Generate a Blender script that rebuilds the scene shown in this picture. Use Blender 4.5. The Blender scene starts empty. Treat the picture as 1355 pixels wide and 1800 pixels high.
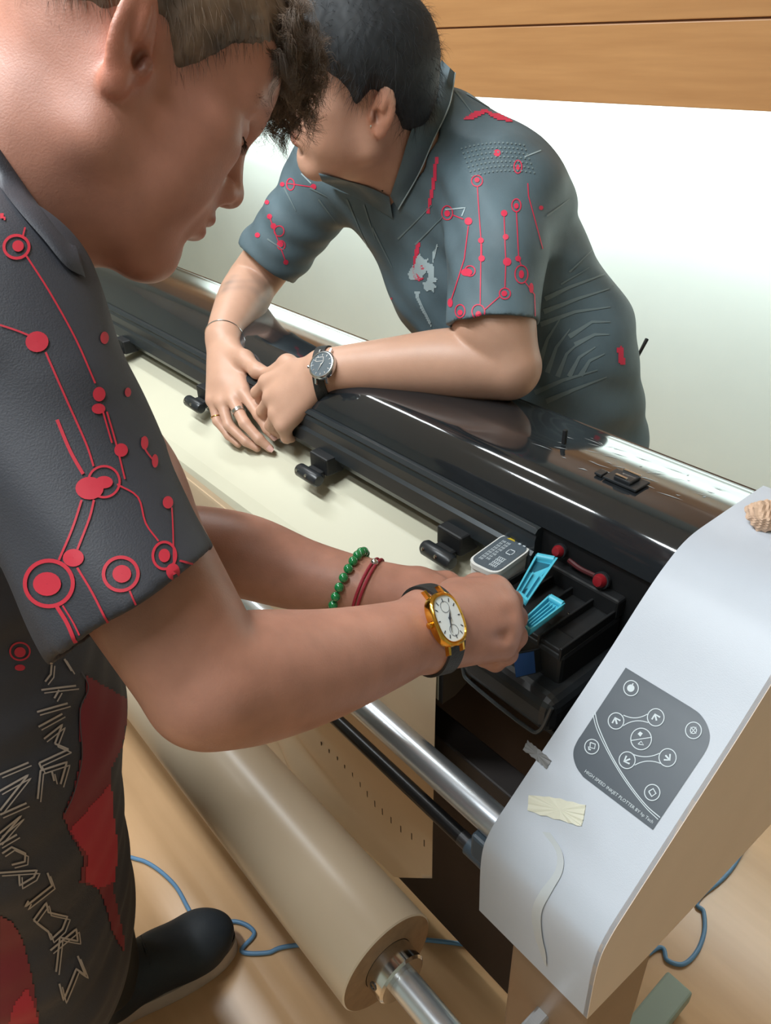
import bpy, bmesh, math, random
import numpy as np
from mathutils import Vector, Matrix
from mathutils.bvhtree import BVHTree

S = bpy.context.scene
COL = S.collection
random.seed(7)
rng = np.random.default_rng(7)
V3 = lambda *a: np.array(a, float)

# ------------------------------------------------------------------ camera
F_PX, PITCH, ROLL, HEAD = 1350.0, math.radians(31.9), math.radians(1.6), math.radians(140.6)
CAM = V3(0, 0, 1.5)
_fh = V3(math.cos(HEAD), math.sin(HEAD), 0)
_rh = V3(math.sin(HEAD), -math.cos(HEAD), 0)
FWD = _fh * math.cos(PITCH) + V3(0, 0, -math.sin(PITCH))
_up0 = _fh * math.sin(PITCH) + V3(0, 0, math.cos(PITCH))
RGT = _rh * math.cos(ROLL) - _up0 * math.sin(ROLL)
UPV = _up0 * math.cos(ROLL) + _rh * math.sin(ROLL)

def ray(x, y):
    return FWD + RGT * (x - 677.5) / F_PX + UPV * (900 - y) / F_PX
def at(x, y, d):                        # survey point: pixel of the photograph at a measured depth
    return CAM + ray(x, y) * d
def on(x, y, axis, val):                # survey point on a measured axis-aligned plane
    r = ray(x, y)
    return CAM + r * ((val - CAM[axis]) / r[axis])

cd = bpy.data.cameras.new('camera')
cd.sensor_fit = 'VERTICAL'; cd.sensor_height = 36.0; cd.lens = F_PX / 1800 * 36.0
cd.clip_start = 0.02
cam = bpy.data.objects.new('camera', cd); COL.objects.link(cam)
m = Matrix.Identity(4)
for i in range(3):
    m[i][0] = RGT[i]; m[i][1] = UPV[i]; m[i][2] = -FWD[i]; m[i][3] = CAM[i]
cam.matrix_world = m
S.camera = cam

# ------------------------------------------------------------------ light and exposure
S.view_settings.view_transform = 'Standard'; S.view_settings.look = 'None'
S.view_settings.gamma = 1.0; S.view_settings.use_curve_mapping = False
S.view_settings.exposure = 0.24
W = bpy.data.worlds.new('world'); S.world = W; W.use_nodes = True
W.node_tree.nodes['Background'].inputs[0].default_value = (0.80, 0.90, 1.0, 1)
W.node_tree.nodes['Background'].inputs[1].default_value = 0.2

def area(name, loc, size, power, color, rot=(0, 0, 0)):
    l = bpy.data.lights.new(name, 'AREA'); l.shape = 'RECTANGLE'; l.size, l.size_y = size
    l.energy = power; l.color = color
    o = bpy.data.objects.new(name, l); COL.objects.link(o); o.location = loc; o.rotation_euler = rot
    return o
COOL = (0.90, 0.97, 1.0)
# two rows of ceiling tubes, and a tube hidden under the wooden wall cabinet
area('ceiling_tube_light', (-1.05, -0.20, 2.62), (1.3, 0.10), 38, COOL)
area('ceiling_tube_light', (-2.1, 0.75, 2.62), (1.3, 0.10), 14, COOL)
area('ceiling_tube_light', (-0.20, -0.62, 2.62), (0.9, 0.12), 13, COOL)
area('cabinet_tube_light', (-1.9, 1.93, 1.32), (3.6, 0.04), 24, (0.93, 1.0, 0.98), (math.radians(18), 0, 0))

# ------------------------------------------------------------------ helpers
def lin(r, g, b):
    f = lambda c: ((c / 255 + 0.055) / 1.055) ** 2.4 if c / 255 > 0.04045 else c / 255 / 12.92
    return (f(r), f(g), f(b), 1)

def mat(name, rgb, rough=0.5, metal=0.0, var=0.0, scale=20.0, bump=0.0, bscale=200.0, spec=0.5, coat=0.0,
        tint=False, sss=0.0, emit=0.0, alpha=1.0, trans=0.0, rgb2=None, stretch=None):
    m = bpy.data.materials.new(name); m.use_nodes = True
    nt = m.node_tree; b = nt.nodes['Principled BSDF']
    b.inputs['Roughness'].default_value = rough; b.inputs['Metallic'].default_value = metal
    b.inputs['Specular IOR Level'].default_value = spec
    b.inputs['Coat Weight'].default_value = coat; b.inputs['Coat Roughness'].default_value = 0.06
    if sss: 
        b.inputs['Subsurface Weight'].default_value = sss
        b.inputs['Subsurface Radius'].default_value = (0.008, 0.003, 0.0015); b.inputs['Subsurface Scale'].default_value = 1.0
    if trans: b.inputs['Transmission Weight'].default_value = trans
    if alpha < 1: b.inputs['Alpha'].default_value = alpha
    c = lin(*rgb)
    tc = nt.nodes.new('ShaderNodeTexCoord')
    src = tc.outputs['Object']
    if stretch:
        mp = nt.nodes.new('ShaderNodeMapping'); mp.inputs['Scale'].default_value = stretch
        nt.links.new(src, mp.inputs[0]); src = mp.outputs[0]
    n = nt.nodes.new('ShaderNodeTexNoise'); n.inputs['Scale'].default_value = scale; n.inputs['Detail'].default_value = 4
    nt.links.new(src, n.inputs['Vector'])
    cr = nt.nodes.new('ShaderNodeValToRGB'); cr.color_ramp.elements[0].position = 0.3; cr.color_ramp.elements[1].position = 0.7
    c2 = lin(*rgb2) if rgb2 else c
    cr.color_ramp.elements[0].color = tuple(x * (1 - var) for x in c[:3]) + (1,)
    cr.color_ramp.elements[1].color = tuple(min(1, x * (1 + var)) for x in c2[:3]) + (1,)
    nt.links.new(n.outputs['Fac'], cr.inputs[0])
    out = cr.outputs[0]
    if tint:
        at_ = nt.nodes.new('ShaderNodeAttribute'); at_.attribute_name = 'tint'
        mx = nt.nodes.new('ShaderNodeMix'); mx.data_type = 'RGBA'; mx.blend_type = 'MULTIPLY'; mx.inputs[0].default_value = 1
        nt.links.new(out, mx.inputs[6]); nt.links.new(at_.outputs['Color'], mx.inputs[7]); out = mx.outputs[2]
    nt.links.new(out, b.inputs['Base Color'])
    if emit:
        nt.links.new(out, b.inputs['Emission Color']); b.inputs['Emission Strength'].default_value = emit
    if bump:
        n2 = nt.nodes.new('ShaderNodeTexNoise'); n2.inputs['Scale'].default_value = bscale; n2.inputs['Detail'].default_value = 3
        nt.links.new(tc.outputs['Object'], n2.inputs['Vector'])
        bp = nt.nodes.new('ShaderNodeBump'); bp.inputs['Strength'].default_value = bump; bp.inputs['Distance'].default_value = 0.002
        nt.links.new(n2.outputs['Fac'], bp.inputs['Height']); nt.links.new(bp.outputs[0], b.inputs['Normal'])
    return m

def tag(o, label, cat, group=None, kind=None):
    if label: o['label'] = label
    if cat: o['category'] = cat
    if group: o['group'] = group
    if kind: o['kind'] = kind
    return o
def empty(name, loc=(0, 0, 0)):
    o = bpy.data.objects.new(name, None); COL.objects.link(o); o.location = tuple(loc); o.empty_display_size = 0.05
    return o
def link(name, me, mats, parent=None, smooth=True):
    o = bpy.data.objects.new(name, me); COL.objects.link(o)
    for mm in (mats if isinstance(mats, (list, tuple)) else [mats]): me.materials.append(mm)
    if parent is not None:
        o.parent = parent
        o.matrix_parent_inverse = Matrix.Translation(-Vector(parent.location)) if parent.type == 'EMPTY' or True else o.matrix_parent_inverse
    return o

class MB:
    """collects shapes in world space; build() links them as ONE mesh object"""
    def __init__(s): s.v = []; s.f = []; s.m = []; s.s = []
    def add(s, vs, fs, mi=0, smooth=False):
        b = len(s.v); s.v += [tuple(map(float, v)) for v in vs]
        s.f += [tuple(i + b for i in f) for f in fs]; s.m += [mi] * len(fs); s.s += [smooth] * len(fs)
        return s
    def bm(s, bm, mi=0, smooth=False):
        bm.verts.index_update()
        s.add([v.co[:] for v in bm.verts], [[v.index for v in f.verts] for f in bm.faces], mi, smooth); bm.free(); return s
    def box(s, lo, hi, bevel=0.0, mi=0, R=None, o=(0, 0, 0), seg=2):
        bm = bmesh.new(); bmesh.ops.create_cube(bm, size=1)
        lo = V3(*lo); hi = V3(*hi)
        for v in bm.verts: v.co = Vector(tuple((lo + hi) / 2 + np.array(v.co) * (hi - lo)))
        if bevel: bmesh.ops.bevel(bm, geom=bm.edges[:], offset=bevel, segments=seg, affect='EDGES', profile=0.5)
        if R is not None:
            for v in bm.verts: v.co = Vector(tuple(R @ np.array(v.co) + V3(*o)))
        return s.bm(bm, mi, False)
    def tube(s, pts, r, seg=16, cap=True, mi=0, smooth=True):
        pts = [V3(*p) for p in pts]; n = len(pts)
        rs = [r] * n if np.isscalar(r) else list(r)
        t0 = pts[1] - pts[0]; t0 /= np.linalg.norm(t0)
        u = np.cross(t0, V3(0, 0, 1)); 
        if np.linalg.norm(u) < 1e-3: u = np.cross(t0, V3(1, 0, 0))
        u /= np.linalg.norm(u); vs = []
        for i in range(n):
            t = pts[min(i + 1, n - 1)] - pts[max(i - 1, 0)]; t /= np.linalg.norm(t) + 1e-12
            u = u - t * (u @ t); u /= np.linalg.norm(u); w = np.cross(t, u)
            for k in range(seg):
                a = 2 * math.pi * k / seg; vs.append(pts[i] + (u * math.cos(a) + w * math.sin(a)) * rs[i])
        fs = [(i * seg + k, i * seg + (k + 1) % seg, (i + 1) * seg + (k + 1) % seg, (i + 1) * seg + k) for i in range(n - 1) for k in range(seg)]
        s.add(vs, fs, mi, smooth)
        if cap:
            b = len(s.v)
            s.add(vs[:seg], [tuple(range(seg))[::-1]], mi); s.add(vs[-seg:], [tuple(range(seg))], mi)
        return s
    def lathe(s, prof, c, ax, seg=48, mi=0, smooth=True, close=False):
        """prof: (axial, radius) pairs revolved about axis ax through c"""
        ax = V3(*ax); ax /= np.linalg.norm(ax)
        u = np.cross(ax, V3(0, 0, 1) if abs(ax[2]) < .9 else V3(1, 0, 0)); u /= np.linalg.norm(u); w = np.cross(ax, u)
        vs = []; n = len(prof)
        for (h, r) in prof:
            for k in range(seg):
                a = 2 * math.pi * k / seg
                vs.append(V3(*c) + ax * h + (u * math.cos(a) + w * math.sin(a)) * r)
        fs = [(i * seg + k, i * seg + (k + 1) % seg, (i + 1) * seg + (k + 1) % seg, (i + 1) * seg + k) for i in range(n - 1) for k in range(seg)]
        return s.add(vs, fs, mi, smooth)
    def extrude(s, prof, x0, x1, mi=0, smooth=False, caps=True, nx=1):
        """closed (y, z) profile swept along X"""
        n = len(prof); vs = []
        for j in range(nx + 1):
            x = x0 + (x1 - x0) * j / nx
            vs += [(x, p[0], p[1]) for p in prof]
        fs = [(j * n + i, j * n + (i + 1) % n, (j + 1) * n + (i + 1) % n, (j + 1) * n + i) for j in range(nx) for i in range(n)]
        s.add(vs, fs, mi, smooth)
        if caps: s.add(vs[:n], [tuple(range(n))[::-1]], mi); s.add(vs[-n:], [tuple(range(n))], mi)
        return s
    def poly(s, pts, th, nrm, mi=0):
        """flat polygon with thickness along nrm"""
        n = len(pts); nrm = V3(*nrm)
        a = [V3(*p) for p in pts]; b = [p + nrm * th for p in a]
        s.add(a + b, [tuple(range(n))[::-1], tuple(range(n, 2 * n))] + [(i, (i + 1) % n, n + (i + 1) % n, n + i) for i in range(n)], mi)
        return s
    def build(s, name, mats, parent=None, angle=40):
        me = bpy.data.meshes.new(name); me.from_pydata(s.v, [], s.f)
        me.polygons.foreach_set('material_index', s.m); me.polygons.foreach_set('use_smooth', s.s)
        bm = bmesh.new(); bm.from_mesh(me); bmesh.ops.remove_doubles(bm, verts=bm.verts[:], dist=1e-6)
        bmesh.ops.recalc_face_normals(bm, faces=bm.faces[:])
        for e in bm.edges:
            if len(e.link_faces) == 2 and e.calc_face_angle(0) > math.radians(angle): e.smooth = False
        bm.to_mesh(me); bm.free(); me.update()
        return link(name, me, mats, parent)

def smooth_curve(pts, n=8):
    """Catmull-Rom through pts"""
    P = [V3(*p) for p in pts]; P = [2 * P[0] - P[1]] + P + [2 * P[-1] - P[-2]]; out = []
    for i in range(1, len(P) - 2):
        for k in range(n):
            t = k / n
            out.append(0.5 * (2 * P[i] + (P[i + 1] - P[i - 1]) * t + (2 * P[i - 1] - 5 * P[i] + 4 * P[i + 1] - P[i + 2]) * t * t
                              + (3 * P[i] - P[i - 1] - 3 * P[i + 1] + P[i + 2]) * t ** 3))
    out.append(P[-2]); return out
def rounded(prof, r, n=6, only=None):
    """round the corners of a 2-D polygon"""
    out = []; N = len(prof)
    for i in range(N):
        rr = r[i] if isinstance(r, (list, tuple)) else r
        p = np.array(prof[i], float); a = np.array(prof[i - 1], float) - p; b = np.array(prof[(i + 1) % N], float) - p
        la, lb = np.linalg.norm(a), np.linalg.norm(b)
        if rr <= 0: out.append(tuple(p)); continue
        d = min(rr, la * .49, lb * .49); p0 = p + a / la * d; p1 = p + b / lb * d
        for k in range(n + 1):
            t = k / n; out.append(tuple((1 - t) ** 2 * p0 + 2 * t * (1 - t) * p + t * t * p1))
    return out

# ------------------------------------------------------------------ smooth body surfaces (distance fields -> one mesh)
class Body:
    def __init__(s, h=0.0025): s.h = h; s.p = []; s.post = None; s.after = []
    def _add(s, fn, c, R, k, op): s.p.append((fn, np.asarray(c, np.float32), float(R), float(k), op)); return s
    def cone(s, a, b, ra, rb, k=0.01, op='u', sq=None):
        a = np.asarray(a, np.float32); b = np.asarray(b, np.float32); ab = b - a; L2 = float(ab @ ab) + 1e-12
        if sq is not None:
            n = np.asarray(sq[0], np.float32); n = n / np.linalg.norm(n); f = float(sq[1])
        def fn(P):
            q = P - a; t = np.clip((q @ ab) / L2, 0, 1); q = q - t[..., None] * ab
            if sq is not None:
                q = q + (q @ n)[..., None] * n * (f - 1)
                return (np.sqrt((q * q).sum(-1)) - (ra + (rb - ra) * t)) / math.sqrt(f)
            return np.sqrt((q * q).sum(-1)) - (ra + (rb - ra) * t)
        return s._add(fn, (a + b) / 2, math.sqrt(L2) / 2 + max(ra, rb), k, op)
    def chain(s, pts, rs, k=0.01, op='u', sq=None):
        for i in range(len(pts) - 1): s.cone(pts[i], pts[i + 1], rs[i], rs[i + 1], k, op, sq)
        return s
    def limb(s, pts, rs, n=6, k=0.004):
        P = smooth_curve(pts, n); Rr = [p[0] for p in smooth_curve([(r, 0, 0) for r in rs], n)]
        return s.chain(P, Rr, k)
    def sleeve(s, pts, rs, hc, hn, ir, deep=0.05, k=0.03):
        """tapered sleeve ending in an open hem: plane through hc with normal hn, hollow to radius ir"""
        P = [np.asarray(p, np.float32) for p in pts]; hc = np.asarray(hc, np.float32); hn = np.asarray(hn, np.float32); hn = hn / np.linalg.norm(hn)
        axd = P[-1] - P[-2]; axd = axd / np.linalg.norm(axd); ia = hc - axd * deep
        def fn(Q):
            d = None
            for i in range(len(P) - 1):
                ab = P[i + 1] - P[i]; q = Q - P[i]; t = np.clip((q @ ab) / float(ab @ ab), 0, 1); q = q - t[..., None] * ab
                e = np.sqrt((q * q).sum(-1)) - (rs[i] + (rs[i + 1] - rs[i]) * t); d = e if d is None else np.minimum(d, e)
            return np.maximum(d, (Q - hc) @ hn)
        def inner(Q):
            q = Q - ia; t = np.clip(q @ axd, 0, deep + .04); q = q - t[..., None] * axd
            return ir - np.sqrt((q * q).sum(-1))
        s.after.append(inner)
        c = np.mean(P, 0); return s._add(fn, c, max(np.linalg.norm(p - c) + r for p, r in zip(P, rs)), k, 'u')
    def ell(s, c, r, R=None, k=0.01, op='u'):
        c = np.asarray(c, np.float32); r = np.asarray(r, np.float32)
        R = np.eye(3, dtype=np.float32) if R is None else np.asarray(R, np.float32)
        def fn(P):
            q = (P - c) @ R; k0 = np.sqrt(((q / r) ** 2).sum(-1)); k1 = np.sqrt(((q / (r * r)) ** 2).sum(-1))
            return np.where(k0 < 1e-3, -float(r.min()), k0 * (k0 - 1) / np.maximum(k1, 1e-6))
        return s._add(fn, c, float(r.max()), k, op)
    def shell(s, a, b, ra, rb, t, k=0.003, sq=None, op='u'):
        """open conical band (collar, cuff) of wall thickness t"""
        a = np.asarray(a, np.float32); b = np.asarray(b, np.float32); ab = b - a; L = float(np.linalg.norm(ab)); ax = ab / L
        def fn(P):
            q = P - a; z = q @ ax; r = q - z[..., None] * ax
            if sq is not None: r = r + (r @ sq[0].astype(np.float32))[..., None] * sq[0].astype(np.float32) * (sq[1] - 1)
            rad = np.sqrt((r * r).sum(-1)); tt = np.clip(z / L, 0, 1)
            return np.maximum(np.abs(rad - (ra + (rb - ra) * tt)) - t / 2, np.maximum(-z, z - L))
        return s._add(fn, (a + b) / 2, L / 2 + max(ra, rb) + t, k, op)
    def cut(s, c, n, R):
        """remove everything on the +n side of the plane through c, within a ball of radius R"""
        c = np.asarray(c, np.float32); n = np.asarray(n, np.float32); n = n / np.linalg.norm(n)
        def fn(P):
            q = P - c
            return np.maximum(-(q @ n), np.sqrt((q * q).sum(-1)) - R)
        return s._add(fn, c, R, 0.002, 's')
    def eval(s, B, bc, br):
        """B: (nb, m, 3) points in blocks with centres bc and radius br"""
        f = np.full(B.shape[:2], 1.0, np.float32)
        for fn, c, R, k, op in s.p:
            idx = np.nonzero(np.sqrt(((bc - c) ** 2).sum(-1)) < R + br + k + 0.02)[0]
            if not len(idx): continue
            d = fn(B[idx]).astype(np.float32); g = f[idx]
            if op == 'u':
                h = np.maximum(k - np.abs(g - d), 0) / max(k, 1e-6); f[idx] = np.minimum(g, d) - h * h * k * 0.25
            else:
                h = np.maximum(k - np.abs(g + d), 0) / max(k, 1e-6); f[idx] = np.maximum(g, -d) + h * h * k * 0.25
        if s.post is not None: f = s.post(B, f)
        for g in s.after: f = np.maximum(f, g(B).astype(np.float32))
        return f
    def mesh(s):
        h = s.h; n = 12; bs = n * h
        lo = np.min([c - R for _, c, R, _, op in s.p if op == 'u'], 0) - 0.03
        hi = np.max([c + R for _, c, R, _, op in s.p if op == 'u'], 0) + 0.03
        nb = np.ceil((hi - lo) / bs).astype(int)
        ii = np.stack(np.meshgrid(*[np.arange(k) for k in nb], indexing='ij'), -1).reshape(-1, 3)
        cc = (lo + (ii + 0.5) * bs).astype(np.float32)
        hd = bs * 0.87
        keep = []
        for ch in np.array_split(np.arange(len(cc)), max(1, len(cc) // 40000)):
            P = cc[ch]; best = s.eval(P[:, None, :], P, hd + 0.03)[:, 0]
            keep.append(ch[np.abs(best) < hd * 1.5 + 0.008])
        keep = np.concatenate(keep); bi = ii[keep]; bc = cc[keep]
        g = np.arange(n + 1); loc = np.stack(np.meshgrid(g, g, g, indexing='ij'), -1).reshape(-1, 3)
        fs = []
        for ch in np.array_split(np.arange(len(bi)), max(1, len(bi) // 500)):
            P = (lo + ((bi[ch, None, :] * n + loc[None]) * h)).astype(np.float32)
            fs.append(s.eval(P, bc[ch], hd))
        Fv = np.concatenate(fs).reshape(-1, n + 1, n + 1, n + 1)
        dim = nb * n + 4
        key = lambda I: (I[..., 0].astype(np.int64) * dim[1] + I[..., 1]) * dim[2] + I[..., 2]
        # cell vertices
        sg = Fv < 0
        cor = [sg[:, dx:n + dx, dy:n + dy, dz:n + dz] for dx in (0, 1) for dy in (0, 1) for dz in (0, 1)]
        cnt = sum(c.astype(np.int8) for c in cor)
        b, x, y, z = np.nonzero((cnt > 0) & (cnt < 8))
        cv = np.stack([Fv[b, x + dx, y + dy, z + dz] for dx in (0, 1) for dy in (0, 1) for dz in (0, 1)], 1)
        offs = np.array([(dx, dy, dz) for dx in (0, 1) for dy in (0, 1) for dz in (0, 1)], float)
        acc = np.zeros((len(b), 3)); num = np.zeros(len(b))
        for i in range(8):
            for j in range(i + 1, 8):
                if np.abs(offs[i] - offs[j]).sum() != 1: continue
                mk = (cv[:, i] < 0) != (cv[:, j] < 0)
                t = cv[:, i] / np.where(mk, cv[:, i] - cv[:, j], 1)
                p = offs[i] + t[:, None] * (offs[j] - offs[i])
                acc[mk] += p[mk]; num[mk] += 1
        cell = bi[b] * n + np.stack([x, y, z], 1)
        verts = lo + (cell + acc / num[:, None]) * h
        ck = key(cell + 1); order = np.argsort(ck); cks = ck[order]
        quads = []
        for ax in range(3):
            sl = [slice(0, n)] * 3; sl2 = [slice(0, n)] * 3; sl2[ax] = slice(1, n + 1)
            A = sg[(slice(None),) + tuple(sl)]; Bq = sg[(slice(None),) + tuple(sl2)]
            b, x, y, z = np.nonzero(A != Bq)
            c0 = bi[b] * n + np.stack([x, y, z], 1) + 1
            o1 = (ax + 1) % 3; o2 = (ax + 2) % 3
            e1 = np.eye(3, dtype=int)[o1]; e2 = np.eye(3, dtype=int)[o2]
            ks = [key(c0), key(c0 - e1), key(c0 - e1 - e2), key(c0 - e2)]
            ids = []; ok = np.ones(len(b), bool)
            for kk in ks:
                p = np.searchsorted(cks, kk); p = np.minimum(p, len(cks) - 1); ok &= cks[p] == kk; ids.append(order[p])
            q = np.stack(ids, 1)[ok]; flip = ~A[b, x, y, z][ok]
            q[flip] = q[flip][:, ::-1]; quads.append(q)
        return verts, np.concatenate(quads)
def relax(v, q, it=2, lam=0.5):
    e = np.concatenate([q[:, [0, 1]], q[:, [1, 2]], q[:, [2, 3]], q[:, [3, 0]]])
    for _ in range(it):
        acc = np.zeros_like(v); cnt = np.zeros(len(v))
        for a, b in ((0, 1), (1, 0)):
            for k in range(3): acc[:, k] += np.bincount(e[:, a], v[e[:, b], k], len(v))
            cnt += np.bincount(e[:, a], minlength=len(v))
        v = v + lam * (acc / np.maximum(cnt, 1)[:, None] - v)
    return v
def mesh_from(name, v, q, extra=None, tint=None, mi=None):
    """v, q: surface; extra: list of (verts, faces, material index) joined into the same mesh"""
    vs = [np.asarray(v, np.float32)]; loops = [q.reshape(-1)]; tot = [np.full(len(q), 4)]; mats_ = [np.zeros(len(q), int) if mi is None else mi]; b = len(v)
    for ev, ef, emi in (extra or []):
        ev = np.asarray(ev, np.float32); ef = np.asarray(ef)
        vs.append(ev); loops.append((ef + b).reshape(-1)); tot.append(np.full(len(ef), ef.shape[1])); mats_.append(np.full(len(ef), emi)); b += len(ev)
    vs = np.concatenate(vs); loops = np.concatenate(loops); tot = np.concatenate(tot); mats_ = np.concatenate(mats_)
    me = bpy.data.meshes.new(name); me.vertices.add(len(vs)); me.vertices.foreach_set('co', vs.reshape(-1))
    me.loops.add(len(loops)); me.loops.foreach_set('vertex_index', loops.astype(np.int32))
    me.polygons.add(len(tot)); st = np.concatenate([[0], np.cumsum(tot)[:-1]])
    me.polygons.foreach_set('loop_start', st.astype(np.int32)); 
    me.polygons.foreach_set('material_index', mats_.astype(np.int32)); me.polygons.foreach_set('use_smooth', np.ones(len(tot), bool))
    me.update(calc_edges=True); me.validate()
    if tint is not None:
        ca = me.color_attributes.new('tint', 'FLOAT_COLOR', 'POINT')
        t4 = np.ones((len(vs), 4), np.float32); t4[:len(tint), :3] = tint; ca.data.foreach_set('color', t4.reshape(-1))
    return me

class Print:
    """printed pattern carried on a garment: shapes drawn on the cloth surface"""
    def __init__(s, v, q, lift=0.0006):
        s.bvh = BVHTree.FromPolygons([tuple(p) for p in v], [tuple(f) for f in q]); s.lift = lift; s.out = {}
    def put(s, pts, faces, mi):
        P = []; ok = []
        o = Vector(CAM)
        for (x, y) in pts:
            d = Vector(ray(x, y)).normalized(); hit, nr, i, dist = s.bvh.ray_cast(o, d)
            if hit is None: P.append((0, 0, 0)); ok.append(-1); continue
            if nr.dot(d) > 0: nr = -nr
            P.append(tuple(hit + nr * s.lift)); ok.append(dist)
        fs = [f for f in faces if min(ok[i] for i in f) > 0 and max(ok[i] for i in f) - min(ok[i] for i in f) < 0.03]
        if not fs: return
        vs, ff = s.out.setdefault((mi, len(faces[0])), ([], [])); b = len(vs); vs += P; ff += [tuple(i + b for i in f) for f in fs]
    def disk(s, x, y, rx, ry=None, mi=1, ang=0):
        ry = ry or rx; n = 20; pts = []; ca, sa = math.cos(ang), math.sin(ang)
        for r in (0.02, 0.5, 1):
            for k in range(n):
                a = 2 * math.pi * k / n; u, w = rx * r * math.cos(a), ry * r * math.sin(a)
                pts.append((x + u * ca - w * sa, y + u * sa + w * ca))
        s.put(pts, [(j * n + k, j * n + (k + 1) % n, (j + 1) * n + (k + 1) % n, (j + 1) * n + k) for j in range(2) for k in range(n)], mi)
    def ring(s, x, y, rx, ry=None, w=4, mi=1, ang=0):
        ry = ry or rx; n = 36; pts = []; ca, sa = math.cos(ang), math.sin(ang)
        for d in (-w / 2, w / 2):
            for k in range(n):
                a = 2 * math.pi * k / n; u, v = (rx + d) * math.cos(a), (ry + d) * math.sin(a)
                pts.append((x + u * ca - v * sa, y + u * sa + v * ca))
        s.put(pts, [(k, (k + 1) % n, n + (k + 1) % n, n + k) for k in range(n)], mi)
    def line(s, pl, w=3, mi=1, step=5):
        pl = [np.array(p, float) for p in pl]; pts = []
        for a, b in zip(pl, pl[1:]):
            L = np.linalg.norm(b - a); n = max(1, int(L / step)); pts += [a + (b - a) * i / n for i in range(n)]
        pts.append(pl[-1]); n = len(pts); P = []
        for i in range(n):
            t = pts[min(i + 1, n - 1)] - pts[max(i - 1, 0)]; t /= np.linalg.norm(t) + 1e-9; nn = np.array([-t[1], t[0]])
            ww = w if np.isscalar(w) else w[0] + (w[1] - w[0]) * i / max(1, n - 1)
            P += [tuple(pts[i] + nn * ww / 2), tuple(pts[i] - nn * ww / 2)]
        s.put(P, [(2 * i, 2 * i + 1, 2 * i + 3, 2 * i + 2) for i in range(n - 1)], mi)
    def area(s, poly, mi=1, step=5):
        """filled polygon, drawn on a fine grid so it follows the cloth"""
        poly = np.array(poly, float); x0, y0 = poly.min(0); x1, y1 = poly.max(0)
        gx = np.arange(x0, x1 + step, step); gy = np.arange(y0, y1 + step, step)
        def inside(x, y):
            c = False; j = len(poly) - 1
            for i in range(len(poly)):
                xi, yi = poly[i]; xj, yj = poly[j]
                if (yi > y) != (yj > y) and x < (xj - xi) * (y - yi) / (yj - yi + 1e-12) + xi: c = not c
                j = i
            return c
        pts = [(x, y) for y in gy for x in gx]; W_ = len(gx); fs = []
        for j in range(len(gy) - 1):
            for i in range(W_ - 1):
                if inside(gx[i] + step / 2, gy[j] + step / 2): fs.append((j * W_ + i, j * W_ + i + 1, (j + 1) * W_ + i + 1, (j + 1) * W_ + i))
        if fs: s.put(pts, fs, mi)
    def extra(s): return [(v, f, mi) for (mi, n), (v, f) in s.out.items()]

def strands(roots, nrm, fall, length, r0, curl=0.0, seg=5, jitter=0.35, freq=2.0, up=0.25, clump=0):
    """thin tapered hair strands: leave along nrm, then bend toward fall"""
    V, Fq = [], []
    N = len(roots); L = length * (0.7 + 0.6 * rng.random(N))
    d = nrm * up + fall * (1 - up) + rng.normal(0, jitter, (N, 3)); d /= np.linalg.norm(d, axis=1)[:, None]
    u = np.cross(d, rng.normal(0, 1, (N, 3))); u /= np.linalg.norm(u, axis=1)[:, None]; w = np.cross(d, u)
    ph = rng.random(N) * 6.28; vs = []; pull = np.zeros((N, 3))
    if clump:                                   # locks: neighbouring strands share one curl and draw together
        cc = roots[rng.choice(N, clump, replace=False)]; ci = np.argmin(((roots[:, None] - cc[None]) ** 2).sum(-1), 1)
        first = np.array([np.nonzero(ci == k)[0][0] if (ci == k).any() else 0 for k in range(clump)])
        own = d.copy(); d = d[first][ci] * .8 + own * .2; d /= np.linalg.norm(d, axis=1)[:, None]; u = u[first][ci]; w = np.cross(d, u); u = np.cross(w, d); ph = ph[first][ci] + rng.normal(0, .25, N); pull = cc[ci] - roots
    for i in range(seg + 1):
        t = i / seg
        c = roots + d * (L * t)[:, None] * 1.0 + (fall - nrm * 0.3) * (L * t * t * 0.45)[:, None]
        c = c + pull * min(.75, t * 1.2)
        if curl:
            a = ph + t * freq * 6.28
            c = c + (u * np.cos(a)[:, None] + w * np.sin(a)[:, None]) * curl * min(1, t * 2.5)
        r = r0 * (1 - 0.85 * t)
        for k in range(3):
            a = k * 2.094; vs.append(c + (u * math.cos(a) + w * math.sin(a)) * r)
    vs = np.stack(vs, 1).reshape(-1, 3); st = 3 * (seg + 1)
    base = np.array([(i * 3 + k, i * 3 + (k + 1) % 3, (i + 1) * 3 + (k + 1) % 3, (i + 1) * 3 + k) for i in range(seg) for k in range(3)])
    fq = (base[None] + (np.arange(N) * st)[:, None, None]).reshape(-1, 4)
    return vs, fq

def vnormals(v, q):
    n = np.cross(v[q[:, 2]] - v[q[:, 0]], v[q[:, 3]] - v[q[:, 1]]); o = np.zeros_like(v)
    for k in range(4):
        for a in range(3): o[:, a] += np.bincount(q[:, k], n[:, a], len(v))
    return o / (np.linalg.norm(o, axis=1)[:, None] + 1e-12)

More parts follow.
